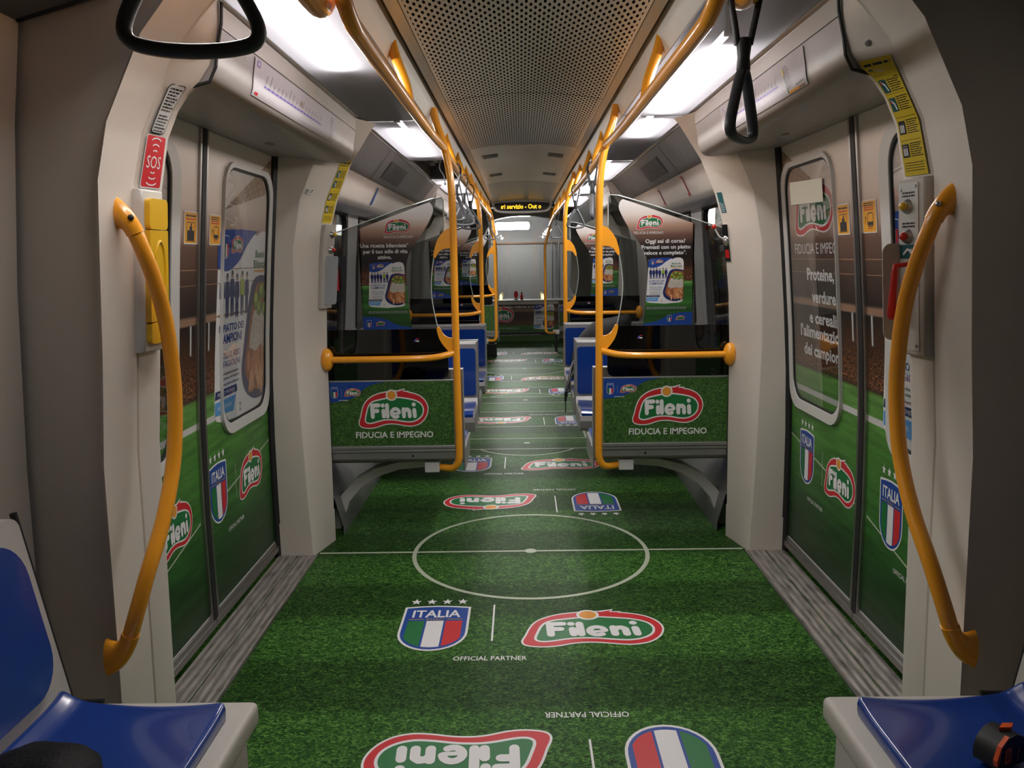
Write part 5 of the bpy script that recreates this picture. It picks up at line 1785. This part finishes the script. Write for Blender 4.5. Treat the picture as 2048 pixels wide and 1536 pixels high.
# ================================================================== LOOSE THINGS
# black backpack on the far right seat
r = thing('backpack', 'black backpack slumped on the far right blue seat', 'backpack', (.60, 6.75, .45))
bm = B(); ball(bm, (0, 0, 0), 1, 24, 16)
for v in bm.verts:
    x, y, z = v.co
    sg = lambda a, p: math.copysign(abs(a) ** p, a)
    v.co = Vector((.62 + .24 * sg(x, .6) + .06 * z, 6.72 + .16 * sg(y, .7), .70 + .245 * sg(z, .65) + .10 * x))
obj('bag_body', bm, mat('black_cloth', (.010, .010, .011), .75, bump=.5, bscale=120), r, smooth=80)
bm = B(); box(bm, (.50, 6.55, .55), (.76, 6.60, .78), .02, 3); obj('front_pocket', bm, D.materials['black_cloth'], r, smooth=60)
bm = B(); tube(bm, catmull([(.42, 6.55, .66), (.36, 6.35, .60), (.325, 6.20, .50), (.305, 6.15, .43), (.298, 6.15, .36)], 6), .010, 8, flat=(1, 1.8))
tube(bm, catmull([(.42, 6.55, .58), (.345, 6.25, .52), (.33, 6.18, .44), (.305, 6.15, .42)], 6), .007, 8)
tube(bm, [(.298, 6.15, .36), (.300, 6.15, .30), (.299, 6.15, .27)], .004, 6)
obj('shoulder_strap', bm, STRAPM, r, smooth=60)
bm = B(); box(bm, (.290, 6.13, .395), (.315, 6.16, .435), .004); obj('buckle', bm, BLACK, r)
# black bag at the bottom left
r = thing('shoulder_bag', 'rounded black bag on the left bench, cut by the frame', 'bag', (-.93, 1.43, .46))
bm = B(); ball(bm, (0, 0, 0), 1, 28, 18)
for v in bm.verts:
    x, y, z = v.co
    w = .03 * math.sin(9 * x + 5 * z) + .02 * math.sin(13 * y)
    v.co = Vector((-.955 + .115 * x * (1 + w), 1.40 + .085 * y * (1 + w), .493 + .052 * z * (1 + w)))
obj('bag_body', bm, mat('black_knit', (.004, .0035, .004), .6, spec=.2, bump=.9, bscale=160), r, smooth=80)
# orange-black tape measure like gadget
r = thing('tape_measure', 'black and orange tape measure on the bottom right blue seat', 'tool', (.915, 1.50, .46))
KM, OM = mat('black_rubber_grip', (.010, .009, .008), .55), mat('orange_accent', (.72, .10, .015), .4)
def gm(u, v, t):
    a = .45
    x, y = (u * math.cos(a) - t * math.sin(a)), (u * math.sin(a) + t * math.cos(a))
    return (.903 + x, 1.487 + y, .458 + v)
gpro = [(-.046, .004), (-.038, .0), (.034, .0), (.044, .008), (.044, .034), (.030, .052), (.006, .064), (-.020, .062), (-.040, .046), (-.048, .024)]
bm = B(); prism(bm, gpro, gm, -.026, .026)
bmesh.ops.bevel(bm, geom=[e for e in bm.edges if len(e.link_faces) == 2 and e.calc_face_angle(0) > 1.2], offset=.006, segments=3, affect='EDGES')
obj('case', bm, KM, r, smooth=50)
bm = B(); prism(bm, [(-.049, .012), (-.045, .012), (-.038, .046), (-.020, .063), (-.020, .066), (-.041, .050), (-.051, .024)], gm, -.0265, -.018)
obj('orange_rim', bm, OM, r)
P = Print(lambda u, v, h: gm(u, v, -.0268 - h))
P.poly(rrect(-.030, .010, -.010, .044, .006, 3), OM, 1)
P.at(-.020, .027, 1, 1, PI / 2); P.text('02', 0, 0, .012, KM, 2); P.flat()
for u in (.006, .026): P.rect(u, .010, u + .008, .036, ink('dim_orange', (.16, .03, .01)), 1)
P.build('case_lettering', r)
bm = B(); prism(bm, [(-.012, 0), (.010, -.010), (.028, -.002), (.010, .008)], lambda u, v, t: gm(u + .0, t + .0, v), .060, .070)
obj('lock_button', bm, OM, r)

# white patch painted in for the bright light on the right door pane
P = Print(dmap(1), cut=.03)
P.poly([(-3.735, 1.758), (-3.735, 1.660), (-3.345, 1.650), (-3.345, 1.742)], mat('painted_glare_white', (.90, .90, .80), .6), 22)
tag(P.build('painted_glare'), 'white rectangle painted in for bright light on the right door window over the printed badge', 'painted glare')
# lit station panels seen through the bay windows
for s, y0, z0, w, h, lab in ((-1, 9.95, 1.75, .62, .12, 'small lit station panel outside the window left of the left glass partition'), (1, 9.70, 1.79, .54, .205, 'small lit station panel outside the window right of the right glass partition')):
    bm = B(); box(bm, (s * 2.20, y0, z0), (s * 2.24, y0 + w, z0 + h), .006)
    tag(obj('station_lamp', bm, emit('station_panel_glow', (1, 1, .88), 6.0)), lab, 'lamp', 'station lamps beside the train')
    bm = B(); box(bm, (s * 2.30, 3.5, -.5), (s * 2.36, 14.5, 3.2))
    tag(obj('wall_tunnel', bm, GREYP), kind='structure')
    bm = B(); box(bm, (s * 2.24, y0 + w * .4, z0 + h * .3), (s * 2.301, y0 + w * .6, z0 + h * .7))
    obj('panel_bracket', bm, ALUD, D.objects['station_lamp.%03d' % (1 if s < 0 else 2)])
